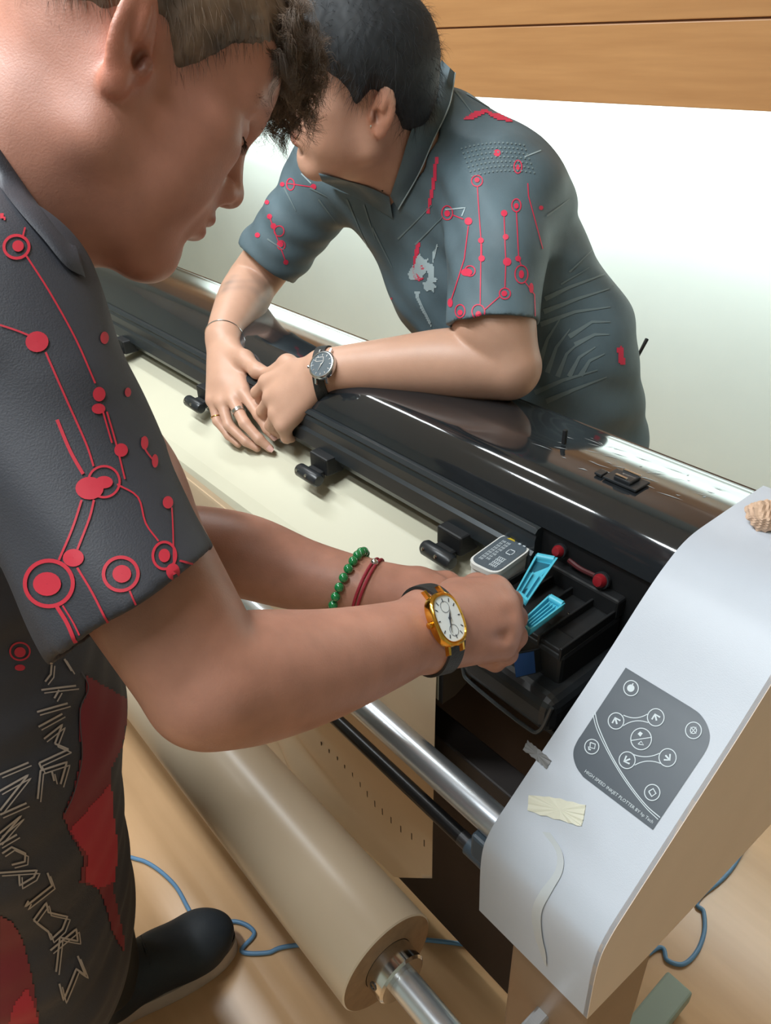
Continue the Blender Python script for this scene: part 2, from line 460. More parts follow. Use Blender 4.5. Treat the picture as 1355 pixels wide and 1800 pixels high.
# ------------------------------------------------------------------ materials
M_wall = mat('painted_wall', (207, 221, 218), 0.6, var=0.03, scale=3)
M_wood = mat('orange_wood_panel', (206, 150, 98), 0.28, var=0.06, scale=3.0, stretch=(1, 12, 14), rgb2=(210, 156, 104))
M_woodline = mat('panel_joint', (120, 78, 48), 0.6)
M_ceil = mat('ceiling_paint', (235, 235, 230), 0.8)
M_floor = mat('tan_laminate_floor', (213, 171, 128), 0.24, var=0.04, scale=2.2, stretch=(1, 9, 1), rgb2=(218, 177, 135))
M_white = mat('white_plastic_cover', (192, 198, 208), 0.42, var=0.015, scale=30, bump=0.05, bscale=900)
M_tan = mat('bounce_warm_steel', (234, 214, 196), 0.5, var=0.03, scale=8)  # warm floor bounce on the end's side face put into this tone
M_gloss = mat('glossy_black_hood', (34, 37, 40), 0.09, var=0.1, scale=9, coat=0.6)
M_blk = mat('black_plastic', (38, 41, 44), 0.35, var=0.1)
M_blk2 = mat('dull_black_plastic', (20, 21, 23), 0.55, var=0.1)
M_rail = mat('dark_anodised_rail', (52, 58, 62), 0.28, metal=0.35, var=0.05)
M_plat = mat('cream_platen', (206, 200, 172), 0.45, var=0.03)
M_kraft = mat('kraft_paper', (200, 176, 146), 0.5, var=0.035, scale=7, bump=0.1, bscale=60, rgb2=(206, 182, 152))
M_platlit = mat('toplit_platen_cream', (206, 202, 180), 0.36, var=0.03, scale=6)  # paler than the hanging sheet: top light put into the platen's colour
M_kraftroll = mat('kraft_roll_paper', (206, 186, 160), 0.32, var=0.03, scale=5, spec=0.6)
M_kraftend = mat('kraft_roll_edge', (150, 118, 86), 0.7, var=0.12, scale=90)
M_slit = mat('slit_shadow_gap', (70, 55, 42), 0.9)
M_alu = mat('brushed_aluminium', (206, 212, 218), 0.30, metal=0.85, var=0.03, stretch=(2, 60, 60))
M_alud = mat('dark_steel_tube', (92, 92, 94), 0.33, metal=0.8)
M_chrome = mat('polished_steel', (205, 203, 198), 0.14, metal=1.0)
M_cyan = mat('cyan_plastic', (84, 190, 214), 0.38, var=0.03)
M_panel = mat('grey_membrane', (66, 75, 85), 0.35, var=0.03, scale=40)
M_print = mat('white_print', (206, 216, 222), 0.5)
M_red = mat('red_plastic', (132, 26, 34), 0.3)
M_blue = mat('blue_label', (54, 92, 158), 0.4)
M_cable = mat('blue_cable_jacket', (104, 148, 188), 0.4)
M_leg = mat('brown_grey_steel', (146, 118, 92), 0.5, var=0.04)
M_foot = mat('green_grey_steel', (150, 164, 152), 0.5)
M_tape = mat('masking_tape', (226, 224, 205), 0.6, bump=0.3, bscale=90)
M_tapeg = mat('grey_tape', (120, 120, 120), 0.5, bump=0.3, bscale=90)
M_ball = mat('crumpled_kraft', (205, 172, 146), 0.75, var=0.06, scale=60)
M_label = mat('dark_grey_label', (84, 94, 102), 0.35)
M_tub = mat('translucent_white_plastic', (222, 222, 218), 0.35)
M_yel = mat('yellow_print', (214, 186, 54), 0.5)

# ------------------------------------------------------------------ the setting
def struct(name, mb, mats): 
    o = mb.build(name, mats); o['kind'] = 'structure'; return o
ZC = 2.7; WY = 2.05
struct('floor', MB().box((-5.0, -2.6, -0.05), (2.4, WY + .1, 0)), M_floor)
struct('ceiling', MB().box((-5.0, -2.6, ZC), (2.4, WY + .1, ZC + .05)), M_ceil)
struct('wall_back', MB().box((-5.0, WY, 0), (2.4, WY + .1, ZC)), M_wall)
struct('wall_left', MB().box((-5.1, -2.6, 0), (-5.0, WY + .1, ZC)), M_wall)
struct('wall_right', MB().box((2.4, -2.6, 0), (2.5, WY + .1, ZC)), M_wall)
struct('wall_front', MB().box((-5.0, -2.7, 0), (2.4, -2.6, ZC)), M_wall)
# wooden cabinet front hanging on the back wall above the lit strip
cab = empty('wall_cabinet', (-1.4, WY, 1.345))
tag(cab, 'orange wooden cabinet hanging along the back wall above the bright strip', 'cabinet')
cb = MB(); cb.box((-4.6, 1.75, 1.345), (2.2, 1.77, 1.507), .002); cb.box((-4.6, 1.77, 1.36), (2.2, 2.05, 1.375)); cb.build('lower_panel', M_wood, cab)
MB().box((-4.6, 1.75, 1.511), (2.2, 1.77, 1.98), .002).build('upper_panel', M_wood, cab)
cb = MB(); cb.box((-4.6, 1.756, 1.500), (2.2, 1.775, 1.52)); cb.build('joint_strip', M_woodline, cab)
MB().box((-4.6, 1.77, 1.96), (2.2, 2.05, 1.98)).build('top_board', M_wood, cab)

# ------------------------------------------------------------------ the plotter
XR, XE, XL = -0.300, -0.163, -2.06
plo = empty('inkjet_plotter', (-1.15, 0.55, 0))
tag(plo, 'long black-hooded inkjet plotter with white control end standing on legs', 'plotter')
# hood: flat glossy lid, round front, rolled rear edge
hp_top = smooth_curve([(0, .600, 1.020), (0, .610, 1.036), (0, .624, 1.052), (0, .638, 1.0605), (0, .652, 1.0635), (0, .680, 1.0648), (0, .700, 1.0640), (0, .745, 1.0572), (0, .785, 1.0492), (0, .805, 1.0452), (0, .812, 1.036), (0, .812, .96)], 6)
hprof = [(p[1], p[2]) for p in hp_top] + [(.800, .96), (.800, 1.02), (.62, 1.03), (.606, 1.014)]
hb_ = MB().extrude(hprof, XL, XR, smooth=True, nx=1)
hood_z = lambda y: float(np.interp(y, [p[1] for p in hp_top if p[2] > 1.04], [p[2] for p in hp_top if p[2] > 1.04]))
r5 = random.Random(5)
for i in range(46):                                     # scuffs and scratches worn into the lid near the control end
    x, y = r5.uniform(-.52, -.315), r5.uniform(.665, .775); L_ = r5.uniform(.006, .034); a_ = r5.gauss(-2.6, .35); w_ = r5.uniform(.0004, .0011)
    p0, p1 = np.array([x, y]), np.array([x + L_ * math.cos(a_), y + L_ * .5 * math.sin(a_)]); pm_ = (p0 + p1) / 2 + np.array([0, r5.uniform(-.002, .002)])
    if max(p1[1], pm_[1], y) > .80 or min(p1[0], x) < -.6 or min(p1[1], y) < .655: continue
    nn = np.array([-math.sin(a_), math.cos(a_)]) * w_; q_ = lambda p: (p[0], p[1], hood_z(p[1]) + .0004)
    hb_.add([q_(p0), q_(pm_ + nn), q_(p1), q_(pm_ - nn)], [(0, 1, 2, 3)], 1)
hb_.build('hood', [M_gloss, mat('scratch_grey', (160, 166, 168), .5)], plo, angle=35)
# front rail with a bright lip and grooves
rp = [(.603, 1.0195), (.594, 1.0185), (.590, 1.014), (.5925, 1.010), (.5905, 1.004), (.5905, .990), (.586, .986), (.584, .966), (.587, .963), (.590, .960), (.595, .950), (.62, .948), (.625, 1.018)]
MB().extrude(rp, XL, -.452).build('front_rail', M_rail, plo, angle=20)
MB().extrude([(.5945, 1.0188), (.5905, 1.0145), (.5925, 1.0125), (.5970, 1.0178)], XL, -.455).build('rail_lip', M_alud, plo)
# platen under the rail
pp = [(.64, .936), (.575, .919), (.50, .884), (.484, .872), (.478, .855), (.478, .80), (.50, .80), (.64, .86)]
MB().extrude(pp, XL, -.489, smooth=False).build('platen', M_platlit, plo)
MB().extrude([(y, z - .001) for y, z in pp], -.489, -.482).build('platen_end_plate', M_blk2, plo)
# machine body behind and below
MB().extrude([(.64, .82), (.64, .955), (.785, .955), (.785, .82)], XL, XR).build('rear_beam', M_blk2, plo)
# white end cover: closed profile swept over the control end
L = [(1335, 858), (1265, 905), (1210, 945), (1170, 992), (1130, 1050), (1060, 1160), (960, 1310), (900, 1400), (862, 1460), (846, 1508), (842, 1600)]
cp = [tuple(on(x, y, 0, XR)[1:]) for x, y in L]
cp = [(p[1], p[2]) for p in smooth_curve([(0,) + c for c in cp], 5)]
def shell_cover(name, x0, x1, par, m_top, m_side):
    n = len(cp); inner = []
    for i, (y, z) in enumerate(cp):
        a = np.array(cp[max(i - 1, 0)]); b = np.array(cp[min(i + 1, n - 1)]); t = b - a; t /= np.linalg.norm(t); nn = np.array([t[1], -t[0]])
        if nn @ (np.array([.62, .8]) - np.array([y, z])) < 0: nn = -nn
        inner.append(tuple(np.array([y, z]) + nn * .004))
    return MB().extrude(cp + inner[::-1], x0, x1, smooth=True).build(name, m_top, par, angle=30)
cover = shell_cover('end_cover', XR, XE, plo, M_white, M_tan)
ep = cp + [(.358, .7215), (.476, .701), (.782, .662)]
MB().extrude(ep, XE - .004, XE + .0005).build('end_panel', M_tan, plo)
MB().extrude([(y + .004, z - .004) for y, z in cp[:-2]] + [(.40, .74), (.782, .70)], XR + .003, XR + .008).build('bay_side_wall', M_blk2, plo)
sb = MB(); sb.box((XR - .003, .770, .97), (XE, .798, 1.060)); sb.build('cover_back', M_white, plo)
# cover at the far end
cl = [(y + .0, z) for y, z in cp]
MB().extrude(cl + [(.40, .70), (.782, .70)], XL - .13, XL, smooth=True).build('far_end_cover', mat('cream_plastic_cover', (206, 206, 190), .5), plo)
# leg stands
for x0, nm in ((-.262, 'leg'), (XL - .1, 'leg')):
    lg = MB(); lg.box((x0, .368, .05), (x0 + .096, .478, .73), .004).build(nm, M_leg, plo)
    f_ = MB(); f_.box((x0 + .005, .10, .022), (x0 + .055, .84, .055), .004).build('foot_bar', M_foot, plo)
    for yy in (.14, .80):
        MB().tube([(x0 + .03, yy, 0), (x0 + .03, yy, .024)], [.022, .016]).build('levelling_foot', M_blk, plo)
# dark interior at the control end
MB().box((-.452, .604, .86), (XR, .62, 1.022)).build('bay_back_wall', M_blk2, plo)
MB().box((-.47, .485, .868), (XR, .61, .876), .002).build('bay_floor', M_blk2, plo)
tr = MB()
tr.box((-.452, .470, .876), (-.318, .60, .925), .016, seg=4); tr.build('ink_tray', M_blk, plo)
MB().tube(smooth_curve([(-.452, .48, .92), (-.444, .472, .886), (-.425, .469, .879), (-.350, .468, .877), (-.33, .469, .884), (-.322, .474, .92)], 6), .0022, 8).build('tray_rim', mat('rim_highlight_grey', (62, 66, 68), .35), plo)  # grey tube paints the highlight along the tray's rounded edge
# carriage with its cartridge slots
car = MB(); car.box((-.496, .500, .905), (-.335, .602, .962), .005)
for i in range(5): car.box((-.452 + i * .028, .50, .955), (-.449 + i * .028, .600, .972), .001)
car.box((-.452, .59, .96), (-.335, .606, .985), .003); car.box((-.40, .503, .955), (-.34, .53, .966), .002)
carr = car.build('ink_carriage', M_blk2, plo)
for (x, y, r) in ((985, 968, .0068), (1058, 1020, .0078)):
    c = on(x, y, 1, .598)
    o = MB().lathe([(0, r), (.006, r), (.010, r * .7), (.011, 0)], c, (0, -1, .3)).build('red_lamp', M_red, plo)
    MB().lathe([(-.001, r * 1.25), (.003, r * 1.25), (.003, r)], c, (0, -1, .3)).build('lamp_collar', M_blk, o)
MB().tube(smooth_curve([on(1000, 985, 1, .598), on(1020, 1000, 1, .595), on(1045, 1012, 1, .598)], 5), .003, 8).build('red_wire', mat('dark_red_wire', (70, 18, 22), .5), plo)
MB().tube([on(1010, 1090, 1, .56), on(998, 1078, 1, .56)], .002, 8).build('spring_hook', M_chrome, plo)
sc_ = MB(); q = on(985, 1232, 2, .90); sc_.tube([on(955, 1240, 2, .90), on(1010, 1205, 2, .90)], .008, 12); sc_.build('grey_ink_pipe', mat('grey_pipe', (120, 128, 130), .35), plo)
# pinch levers under the rail
for px in ((212, 590), (363, 700), (565, 805), (795, 950)):
    c = on(*px, 1, .575)
    lv = MB(); lv.box((c[0] - .022, .568, .942), (c[0] + .022, .600, .970), .003)
    lv.box((c[0] - .016, .552, .936), (c[0] + .016, .57, .950), .004)
    l_ = lv.build('pinch_lever', M_blk2, plo)
    MB().lathe([(-.027, 0), (-.026, .008), (-.022, .0105), (.022, .0105), (.026, .008), (.027, 0)], (c[0], .550, .944), (1, 0, 0), 24).build('lever_knob', M_blk, l_)
    for dx in (-.017, .006): MB().lathe([(-.001, .0026), (.002, .0026), (.003, 0)], (c[0] + dx, .541, .9485), (0, -.9, .45), 12).build('lever_stud', M_chrome, l_)
# guide roller, dark tube and their holder
gy, gz = .42, 1.5 - .42 * math.tan(math.radians(60.05))
MB().tube([(XL, gy, gz), (-.318, gy, gz)], .0183, 40).build('guide_roller', M_alu, plo)
ty, tz = .42, 1.5 - .42 * math.tan(math.radians(62.5))
ty += .012; tz = 1.5 - ty * math.tan(math.radians(62.5))
MB().tube([(XL, ty, tz), (-.385, ty, tz)], .0095, 24).build('lower_tube', mat('black_steel_tube', (44, 44, 45), .3, metal=.5), plo)
MB().tube([(-.398, ty, tz), (-.384, ty, tz)], .0099, 24).build('tube_ferrule', M_alud, plo)
br = MB(); br.tube([(-.384, ty, tz), (-.318, ty, tz)], .0125, 24); br.box((-.352, gy - .024, gz - .05), (-.32, gy + .03, gz - .012), .004); br.box((-.345, .43, .70), (-.315, .50, .76), .003)
br.build('roller_holder', mat('blue_grey_bracket', (72, 86, 98), .4), plo)
MB().box((XL, .605, .02), (-.395, .622, .86), .003).build('lower_panel', mat('shade_panel_brown', (58, 44, 38), .6), plo)  # added dark panel: stands in for the shade under the plotter
MB().box((XL, .50, .655), (-.27, .54, .70), .003).build('cross_beam', mat('brown_black_beam', (48, 42, 40), .6), plo)
# latch clip and peg on the hood
kc = on(1100, 846, 2, 1.066)
lc = MB(); lc.box((-.022, -.014, 0), (.022, .014, .003), .001, R=np.eye(3), o=kc); lc.box((-.010, -.011, .003), (.012, .011, .0075), .0015, o=kc, R=np.eye(3))
lc.box((-.034, -.013, 0), (-.024, .0, .003), .001, R=np.eye(3), o=kc)
lt = lc.build('hood_clip', M_blk, plo)
k2 = MB(); k2.box((-.010, .006, .007), (.013, .010, .0095), .001, R=np.eye(3), o=kc); k2.box((-.010, -.010, .007), (.006, -.006, .0095), .001, R=np.eye(3), o=kc); k2.build('clip_spring', M_chrome, lt)
k3 = on(990, 780, 2, 1.064); MB().box((-.002, -.002, 0), (.003, .003, .019), .0008, R=np.eye(3), o=k3).build('hood_peg', M_blk2, plo)

# control sticker on the cover slope; helper maps photo survey points onto the slope
sn = V3(0, -.6434, .7655)
def slope_pt(x, y, lift=0.0):
    r = ray(x, y); a, b = V3(0, .438, .9075), V3(0, .520, .978); n = V3(0, -(b - a)[2], (b - a)[1]); n /= np.linalg.norm(n)
    p = CAM + r * (((a - CAM) @ n) / (r @ n)); return p, n
# cover is slightly convex there: put the sticker on the surface itself
_ys = [p[0] for p in cp]; _zs = [p[1] for p in cp]
def cover_z(y):
    for i in range(len(cp) - 1):
        y0, y1 = cp[i][0], cp[i + 1][0]
        if (y0 - y) * (y1 - y) <= 0 and y0 != y1:
            t = (y - y0) / (y1 - y0); return cp[i][1] + t * (cp[i + 1][1] - cp[i][1])
    return cp[-1][1]
def on_cover(x, y, lift):
    p, n = slope_pt(x, y)
    for _ in range(4):
        r = ray(x, y); d = cover_z(p[1]) - p[2]
        q = p + V3(0, 0, d); t = ((q - CAM) @ n) / (r @ n); p = CAM + r * t
    return p + n * lift
def panel_poly(mb, pts, lift, th=.0004, mi=0):
    a = [on_cover(x, y, lift) for x, y in pts]; mb.poly(a, th, slope_pt(*pts[0])[1], mi)
def panel_line(mb, pts, w, lift, mi=0):
    pts = [np.array(p, float) for p in pts]; P = []
    for i, p in enumerate(pts):
        t = pts[min(i + 1, len(pts) - 1)] - pts[max(i - 1, 0)]; t /= np.linalg.norm(t); nn = np.array([-t[1], t[0]])
        P += [on_cover(*(p + nn * w / 2), lift), on_cover(*(p - nn * w / 2), lift)]
    mb.add(P, [(2 * i, 2 * i + 1, 2 * i + 3, 2 * i + 2) for i in range(len(pts) - 1)], mi)
def panel_ring(mb, x, y, r, w, lift, mi=0, ry=None):
    n = 36; panel_line(mb, [(x + r * math.cos(2 * math.pi * k / n), y + (ry or r * 1.04) * math.sin(2 * math.pi * k / n)) for k in range(n + 1)], w, lift, mi)
cpx = lambda x, y: (980 + x * .2214, 1160 + y * .2214)         # sticker survey grid
outl = [cpx(*p) for p in [(542, 62), (1060, 378)]]
corner = [cpx(*p) for p in smooth_curve([(1060, 378, 0), (1130, 430, 0), (1185, 510, 0), (1208, 600, 0), (1195, 680, 0), (1160, 750, 0)], 4) for p in [(p[0], p[1])]]
corner2 = [cpx(p[0], p[1]) for p in smooth_curve([(205, 930, 0), (155, 860, 0), (128, 780, 0), (130, 710, 0), (160, 640, 0), (190, 595, 0)], 4)]
sticker_px = [cpx(542, 62)] + corner + [cpx(757, 1350)] + corner2
# fan from the middle so the sticker follows the slightly curved cover
def surf_fill(mb, poly, lift, mi=0, rings=10):
    poly2 = []
    for a, b in zip(poly, poly[1:] + poly[:1]):
        n = max(1, int(math.hypot(b[0] - a[0], b[1] - a[1]) / 8)); poly2 += [(a[0] + (b[0] - a[0]) * i / n, a[1] + (b[1] - a[1]) * i / n) for i in range(n)]
    c = np.mean(poly2, 0); n = len(poly2); vs = []
    for r in range(rings + 1):
        for p in poly2: vs.append(on_cover(*(c + (np.array(p) - c) * (0.01 + .99 * r / rings)), lift))
    mb.add(vs, [(r * n + k, r * n + (k + 1) % n, (r + 1) * n + (k + 1) % n, (r + 1) * n + k) for r in range(rings) for k in range(n)], mi, True)
pm = MB(); surf_fill(pm, sticker_px, .0006)
def arc_px(a, b, bow, n=10):
    a, b = np.array(a, float), np.array(b, float); d = b - a; nn = np.array([-d[1], d[0]]) / np.linalg.norm(d)
    return [cpx(*(a + d * i / n + nn * bow * 4 * (i / n) * (1 - i / n))) for i in range(n + 1)]
for pts in (arc_px((525, 440), (715, 432), 26), arc_px((522, 525), (722, 500), -26), arc_px((598, 750), (812, 742), 24), arc_px((612, 838), (820, 824), -26)):
    panel_line(pm, pts, 1.6, .0010, 1)
panel_line(pm, [cpx(p[0], p[1]) for p in smooth_curve([(298, 412, 0), (330, 540, 0), (430, 760, 0), (560, 970, 0), (700, 1150, 0), (815, 1252, 0)], 8)], 1.7, .0010, 1)
panel_line(pm, [cpx(p[0], p[1]) for p in smooth_curve([(282, 432, 0), (318, 560, 0), (424, 775, 0), (548, 975, 0), (690, 1160, 0), (800, 1268, 0)], 8)], 1.4, .0010, 1)
# lettering along the lower edge
def text_mesh(txt, size):
    cu = bpy.data.curves.new('t', 'FONT'); cu.body = txt; cu.size = size; cu.resolution_u = 2
    o = bpy.data.objects.new('t', cu); COL.objects.link(o); bpy.context.view_layer.update()
    me = bpy.data.meshes.new_from_object(o.evaluated_get(bpy.context.evaluated_depsgraph_get()))
    vs = [tuple(v.co) for v in me.vertices]; fs = [tuple(p.vertices) for p in me.polygons]
    bpy.data.objects.remove(o); bpy.data.curves.remove(cu); bpy.data.meshes.remove(me); return vs, fs
tv, tf = text_mesh('HIGH SPEED INKJET PLOTTER BY hp Tech', 1.0)
wtx = max(v[0] for v in tv)
p0 = np.array(cpx(212, 890)); p1 = np.array(cpx(752, 1300)); ex = (p1 - p0); ln = np.linalg.norm(ex); ex /= ln; ey = np.array([ex[1], -ex[0]])
pm.add([on_cover(*(p0 + ex * v[0] / wtx * ln + ey * v[1] * 8.2), .0010) for v in tv], tf, 1)
panel = pm.build('control_panel', [M_panel, M_print], plo)
panel['label'] = 'dark grey membrane control panel with white printed symbols'
def button(cx, cy, r, deco):
    b = MB(); x, y = cpx(cx, cy); rr = r * .2214
    surf_fill(b, [(x + rr * math.cos(a * math.pi / 10), y + rr * 1.04 * math.sin(a * math.pi / 10)) for a in range(20)], .0009, 0, 3)
    panel_ring(b, x, y, rr, 1.7, .0014, 1); deco(b, cx, cy); return b.build('membrane_button', [M_panel, M_print], panel)
def arrow(dx, dy):
    def f(b, cx, cy):
        d = np.array([dx, dy], float); d /= np.linalg.norm(d); nn = np.array([-d[1], d[0]]); c = np.array([cx, cy])
        for seg in ([c - d * 26, c + d * 22], [c + d * 26 - d * 34 + nn * 34, c + d * 26, c + d * 26 - d * 34 - nn * 34]):
            panel_line(b, [cpx(*p) for p in seg], 3.0, .0014, 1)
    return f
def sq(b, cx, cy): panel_line(b, [cpx(cx + u, cy + v) for u, v in ((-28, -8), (8, -30), (30, 8), (-4, 32), (-28, -8))], 2.2, .0014, 1)
def drop(b, cx, cy):
    surf_fill(b, [cpx(cx - 2 + 30 * math.cos(a * math.pi / 8), cy + 30 * math.sin(a * math.pi / 8)) for a in range(16)], .0014, 1, 2); panel_line(b, [cpx(cx + 8, cy - 24), cpx(cx + 18, cy - 38)], 2.2, .0014, 1)
def gearx(b, cx, cy):
    panel_ring(b, *cpx(cx, cy), 5.4, 1.6, .0014, 1)
    for u, v in ((-22, -26), (22, -26)): panel_line(b, [cpx(cx + u, cy + v), cpx(cx - u, cy - v)], 1.5, .0014, 1)
def sheet(b, cx, cy):
    panel_line(b, [cpx(cx + u, cy + v) for u, v in ((-12, -34), (28, -20), (22, 16), (-14, 6), (-12, -34))], 1.9, .0014, 1); panel_line(b, [cpx(cx - 28, cy + 14), cpx(cx - 8, cy + 26)], 2.4, .0014, 1); panel_line(b, [cpx(cx - 22, cy + 28), cpx(cx - 26, cy - 2)], 2.0, .0014, 1)
def play(b, cx, cy):
    panel_line(b, [cpx(cx - 78, cy + 12), cpx(cx + 78, cy - 12)], 1.6, .0014, 1)
    surf_fill(b, [cpx(cx - 8 + u, cy - 40 + v) for u, v in ((-20, 0), (0, -20), (22, -4), (2, 22))], .0014, 1, 2)
    panel_line(b, [cpx(cx + u, cy + 34 + v) for u, v in ((-24, 6), (0, -16), (20, 14), (-24, 6))], 1.8, .0014, 1)
button(586, 227, 58, drop); button(467, 487, 62, arrow(-.3, -1)); button(782, 459, 66, arrow(-.25, -1.0)); button(1081, 562, 63, gearx)
button(275, 691, 56, sheet); button(666, 630, 82, play); button(555, 798, 64, arrow(-.9, .35)); button(876, 778, 68, arrow(.7, .75)); button(754, 1054, 61, sq)

# ------------------------------------------------------------------ paper over the platen, hanging in front of the machine
XP = -.488
path = [(.4765, .866), (.4740, .858), (.4705, .84), (.469, .70), (.468, .55)]
path = [p[1:] for p in smooth_curve([(0,) + p for p in path], 6)]
path += [(.468 + .0, z) for z in np.arange(.545, .30, -.012)]
nx = 120; vs = []; W_ = len(path)
for i in range(nx + 1):
    x = XP + (XL + .05 - XP) * (i / nx)
    for j, (y, z) in enumerate(path):
        low = max(0, .60 - z)
        zz = z
        lim = .441 + (.10 * 0) if x > XP - .001 else .441 - min(.10, (XP - x) * 1.15)
        zz = max(z, lim)
        wav = .16 * low * math.exp(-((x + .80) / .10) ** 2) * (1 + .8 * math.sin(z * 60 + x * 20))
        vs.append((x, y - wav * 0.5 + .002 * math.sin(x * 9), zz))
fs = [(i * W_ + j, (i + 1) * W_ + j, (i + 1) * W_ + j + 1, i * W_ + j + 1) for i in range(nx) for j in range(W_ - 1)]
sh = MB(); sh.add(vs, fs, 0, True)
back = [(v[0], v[1] + .0004, v[2] - .0004) for v in vs]
sh.add(back, [f[::-1] for f in fs], 0, True)
for (x, y) in [(742, 1485), (720, 1473), (701, 1460), (684, 1444), (669, 1429), (656, 1415), (643, 1398), (631, 1382), (618, 1365), (605, 1351), (593, 1336), (580, 1322), (568, 1308)]:
    c = on(x, y, 1, .466); ys = .469 + .002 * math.sin(c[0] * 9)
    low = max(0, .60 - c[2]); ys -= .5 * .16 * low * math.exp(-((c[0] + .80) / .10) ** 2) * (1 + .8 * math.sin(c[2] * 60 + c[0] * 20))
    sh.box((c[0] - .0010, ys - .0012, c[2] - .0075), (c[0] + .0010, ys - .0002, c[2] + .0075), 0, 1)
sheet_o = sh.build('plotting_paper', [M_kraft, M_slit])
tag(sheet_o, 'kraft paper sheet with a row of slits hanging from the platen behind the silver roller', 'paper')

# ------------------------------------------------------------------ paper roll on its shaft
ry, rz, RR = .275, 1.5 - .275 * math.tan(math.radians(72.1)), .0610
rol = empty('paper_roll', (-1.1, ry, rz - RR))
tag(rol, 'big kraft paper roll on an aluminium shaft below the plotter', 'paper roll')
xr0 = -.352
pr = MB(); pr.lathe([(xr0, .031), (xr0, RR - .0015), (xr0 - .0015, RR), (-2.0, RR), (-2.0, .031)], (0, ry, rz), (1, 0, 0), 96)
po = pr.build('paper', [M_kraftroll, M_kraftend], rol, angle=30)
for p in po.data.polygons:
    if abs(p.normal[0]) > .9: p.material_index = 1
cf = MB(); cf.lathe([(xr0 - .004, .0), (xr0 - .004, .0305), (xr0 + .022, .0305), (xr0 + .0245, .028), (xr0 + .0245, .0)], (0, ry, rz), (1, 0, 0), 48); co = cf.build('chuck_collar', M_chrome, rol, angle=30)
ang = math.radians(200)
sp_ = V3(xr0 + .011, ry + .0305 * math.sin(math.radians(-75)), rz + .0305 * math.cos(math.radians(-75))); sd = V3(0, math.sin(math.radians(-75)), math.cos(math.radians(-75)))
MB().lathe([(-.001, .0048), (.0006, .0048), (.0006, .0030), (-.003, .0030), (-.003, 0)], sp_, sd, 20).build('set_screw', M_alud, co)
MB().tube([(-2.1, ry, rz), (-.243, ry, rz)], .0165, 40).build('shaft', M_alu, rol)
eh = MB(); eh.tube([(-.243, ry, rz), (-.205, ry, rz)], .011, 24); eh.build('shaft_end', M_blk, rol)
MB().lathe([(-.0002, .0022), (.0004, .0022), (.0004, 0)], V3(-.262, ry - .0119, rz + .0119), (0, -.70, .71), 14).build('pin_hole', M_blk, rol)
hb = MB(); hb.box((-.222, .235, rz - .03), (-.206, .40, rz - .010), .003); hb.box((-.222, .235, rz - .03), (-.206, .262, rz + .012), .003); hb.build('shaft_bracket', M_alu, plo)

# ------------------------------------------------------------------ ink cartridge box and cyan latches in the carriage
ib = empty('ink_cartridge', (-.471, .56, .962))
tag(ib, 'white ink cartridge with a dark grey printed label beside the two cyan latches', 'ink cartridge')
P4 = [on(x, y, 2, .99)[:2] for x, y in [(819, 986), (889, 936), (937, 963), (871, 1011)]]
def inset(P, k):
    c = np.mean(P, 0); return [tuple(c + (np.array(p) - c) * k) for p in P]
def prism(P, z0, z1, r, top=1.0, mb=None, mi=0):
    mb = mb or MB(); a = rounded(inset(P, 1.0), r, 6); b = rounded(inset(P, top), r, 6); n = len(a)
    mb.add([(x, y, z0) for x, y in a] + [(x, y, z1) for x, y in b], [(i, (i + 1) % n, n + (i + 1) % n, n + i) for i in range(n)], mi, True)
    mb.add([(x, y, z1) for x, y in b], [tuple(range(n))], mi); mb.add([(x, y, z0) for x, y in a], [tuple(range(n))[::-1]], mi); return mb
prism(inset(P4, .95), .958, .986, .012).build('tub', M_tub, ib)
prism(P4, .984, .990, .014).build('rim', M_tub, ib)
lb = prism(inset(P4, .90), .9895, .9908, .012)
e1 = (np.array(P4[1]) - P4[0]); e2 = (np.array(P4[3]) - P4[0])
def lab(u, v): p = np.array(P4[0]) + e1 * u + e2 * v; return (p[0], p[1], .9912)
def bar(u0, v0, u1, v1, mi): lb.add([lab(u0, v0), lab(u1, v0), lab(u1, v1), lab(u0, v1)], [(0, 1, 2, 3)], mi)
# small characters made of strokes
r2 = random.Random(3)
for row, (v0, n, u0, u1) in enumerate([(.20, 9, .16, .80), (.36, 8, .22, .80)]):
    for i in range(n):
        u = u0 + (u1 - u0) * i / n; w = (u1 - u0) / n * .78
        bar(u, v0, u + w, v0 + .018, 1); bar(u, v0 + .055, u + w, v0 + .07, 1); bar(u + w * .45, v0, u + w * .58, v0 + .10, 1)
        if r2.random() < .7: bar(u, v0 + .095, u + w, v0 + .11, 1)
for k in range(4): bar(.12 + .0, .60 + k * .06, .40, .622 + k * .06, 1)
for k in range(4): bar(.14 + k * .08, .58, .16 + k * .08, .82, 1)
for (a, b_, c_, d_) in ((.52, .60, .66, .62), (.52, .78, .66, .80), (.52, .60, .54, .80), (.64, .60, .66, .80)): bar(a, b_, c_, d_, 1)
lb.add([lab(.86, .22), lab(.86, .50), lab(.95, .36)], [(0, 1, 2)], 2)
bar(.84, .62, .88, .70, 1); bar(.84, .78, .88, .86, 1)
lb.build('label_plate', [M_label, M_print, M_yel], ib)

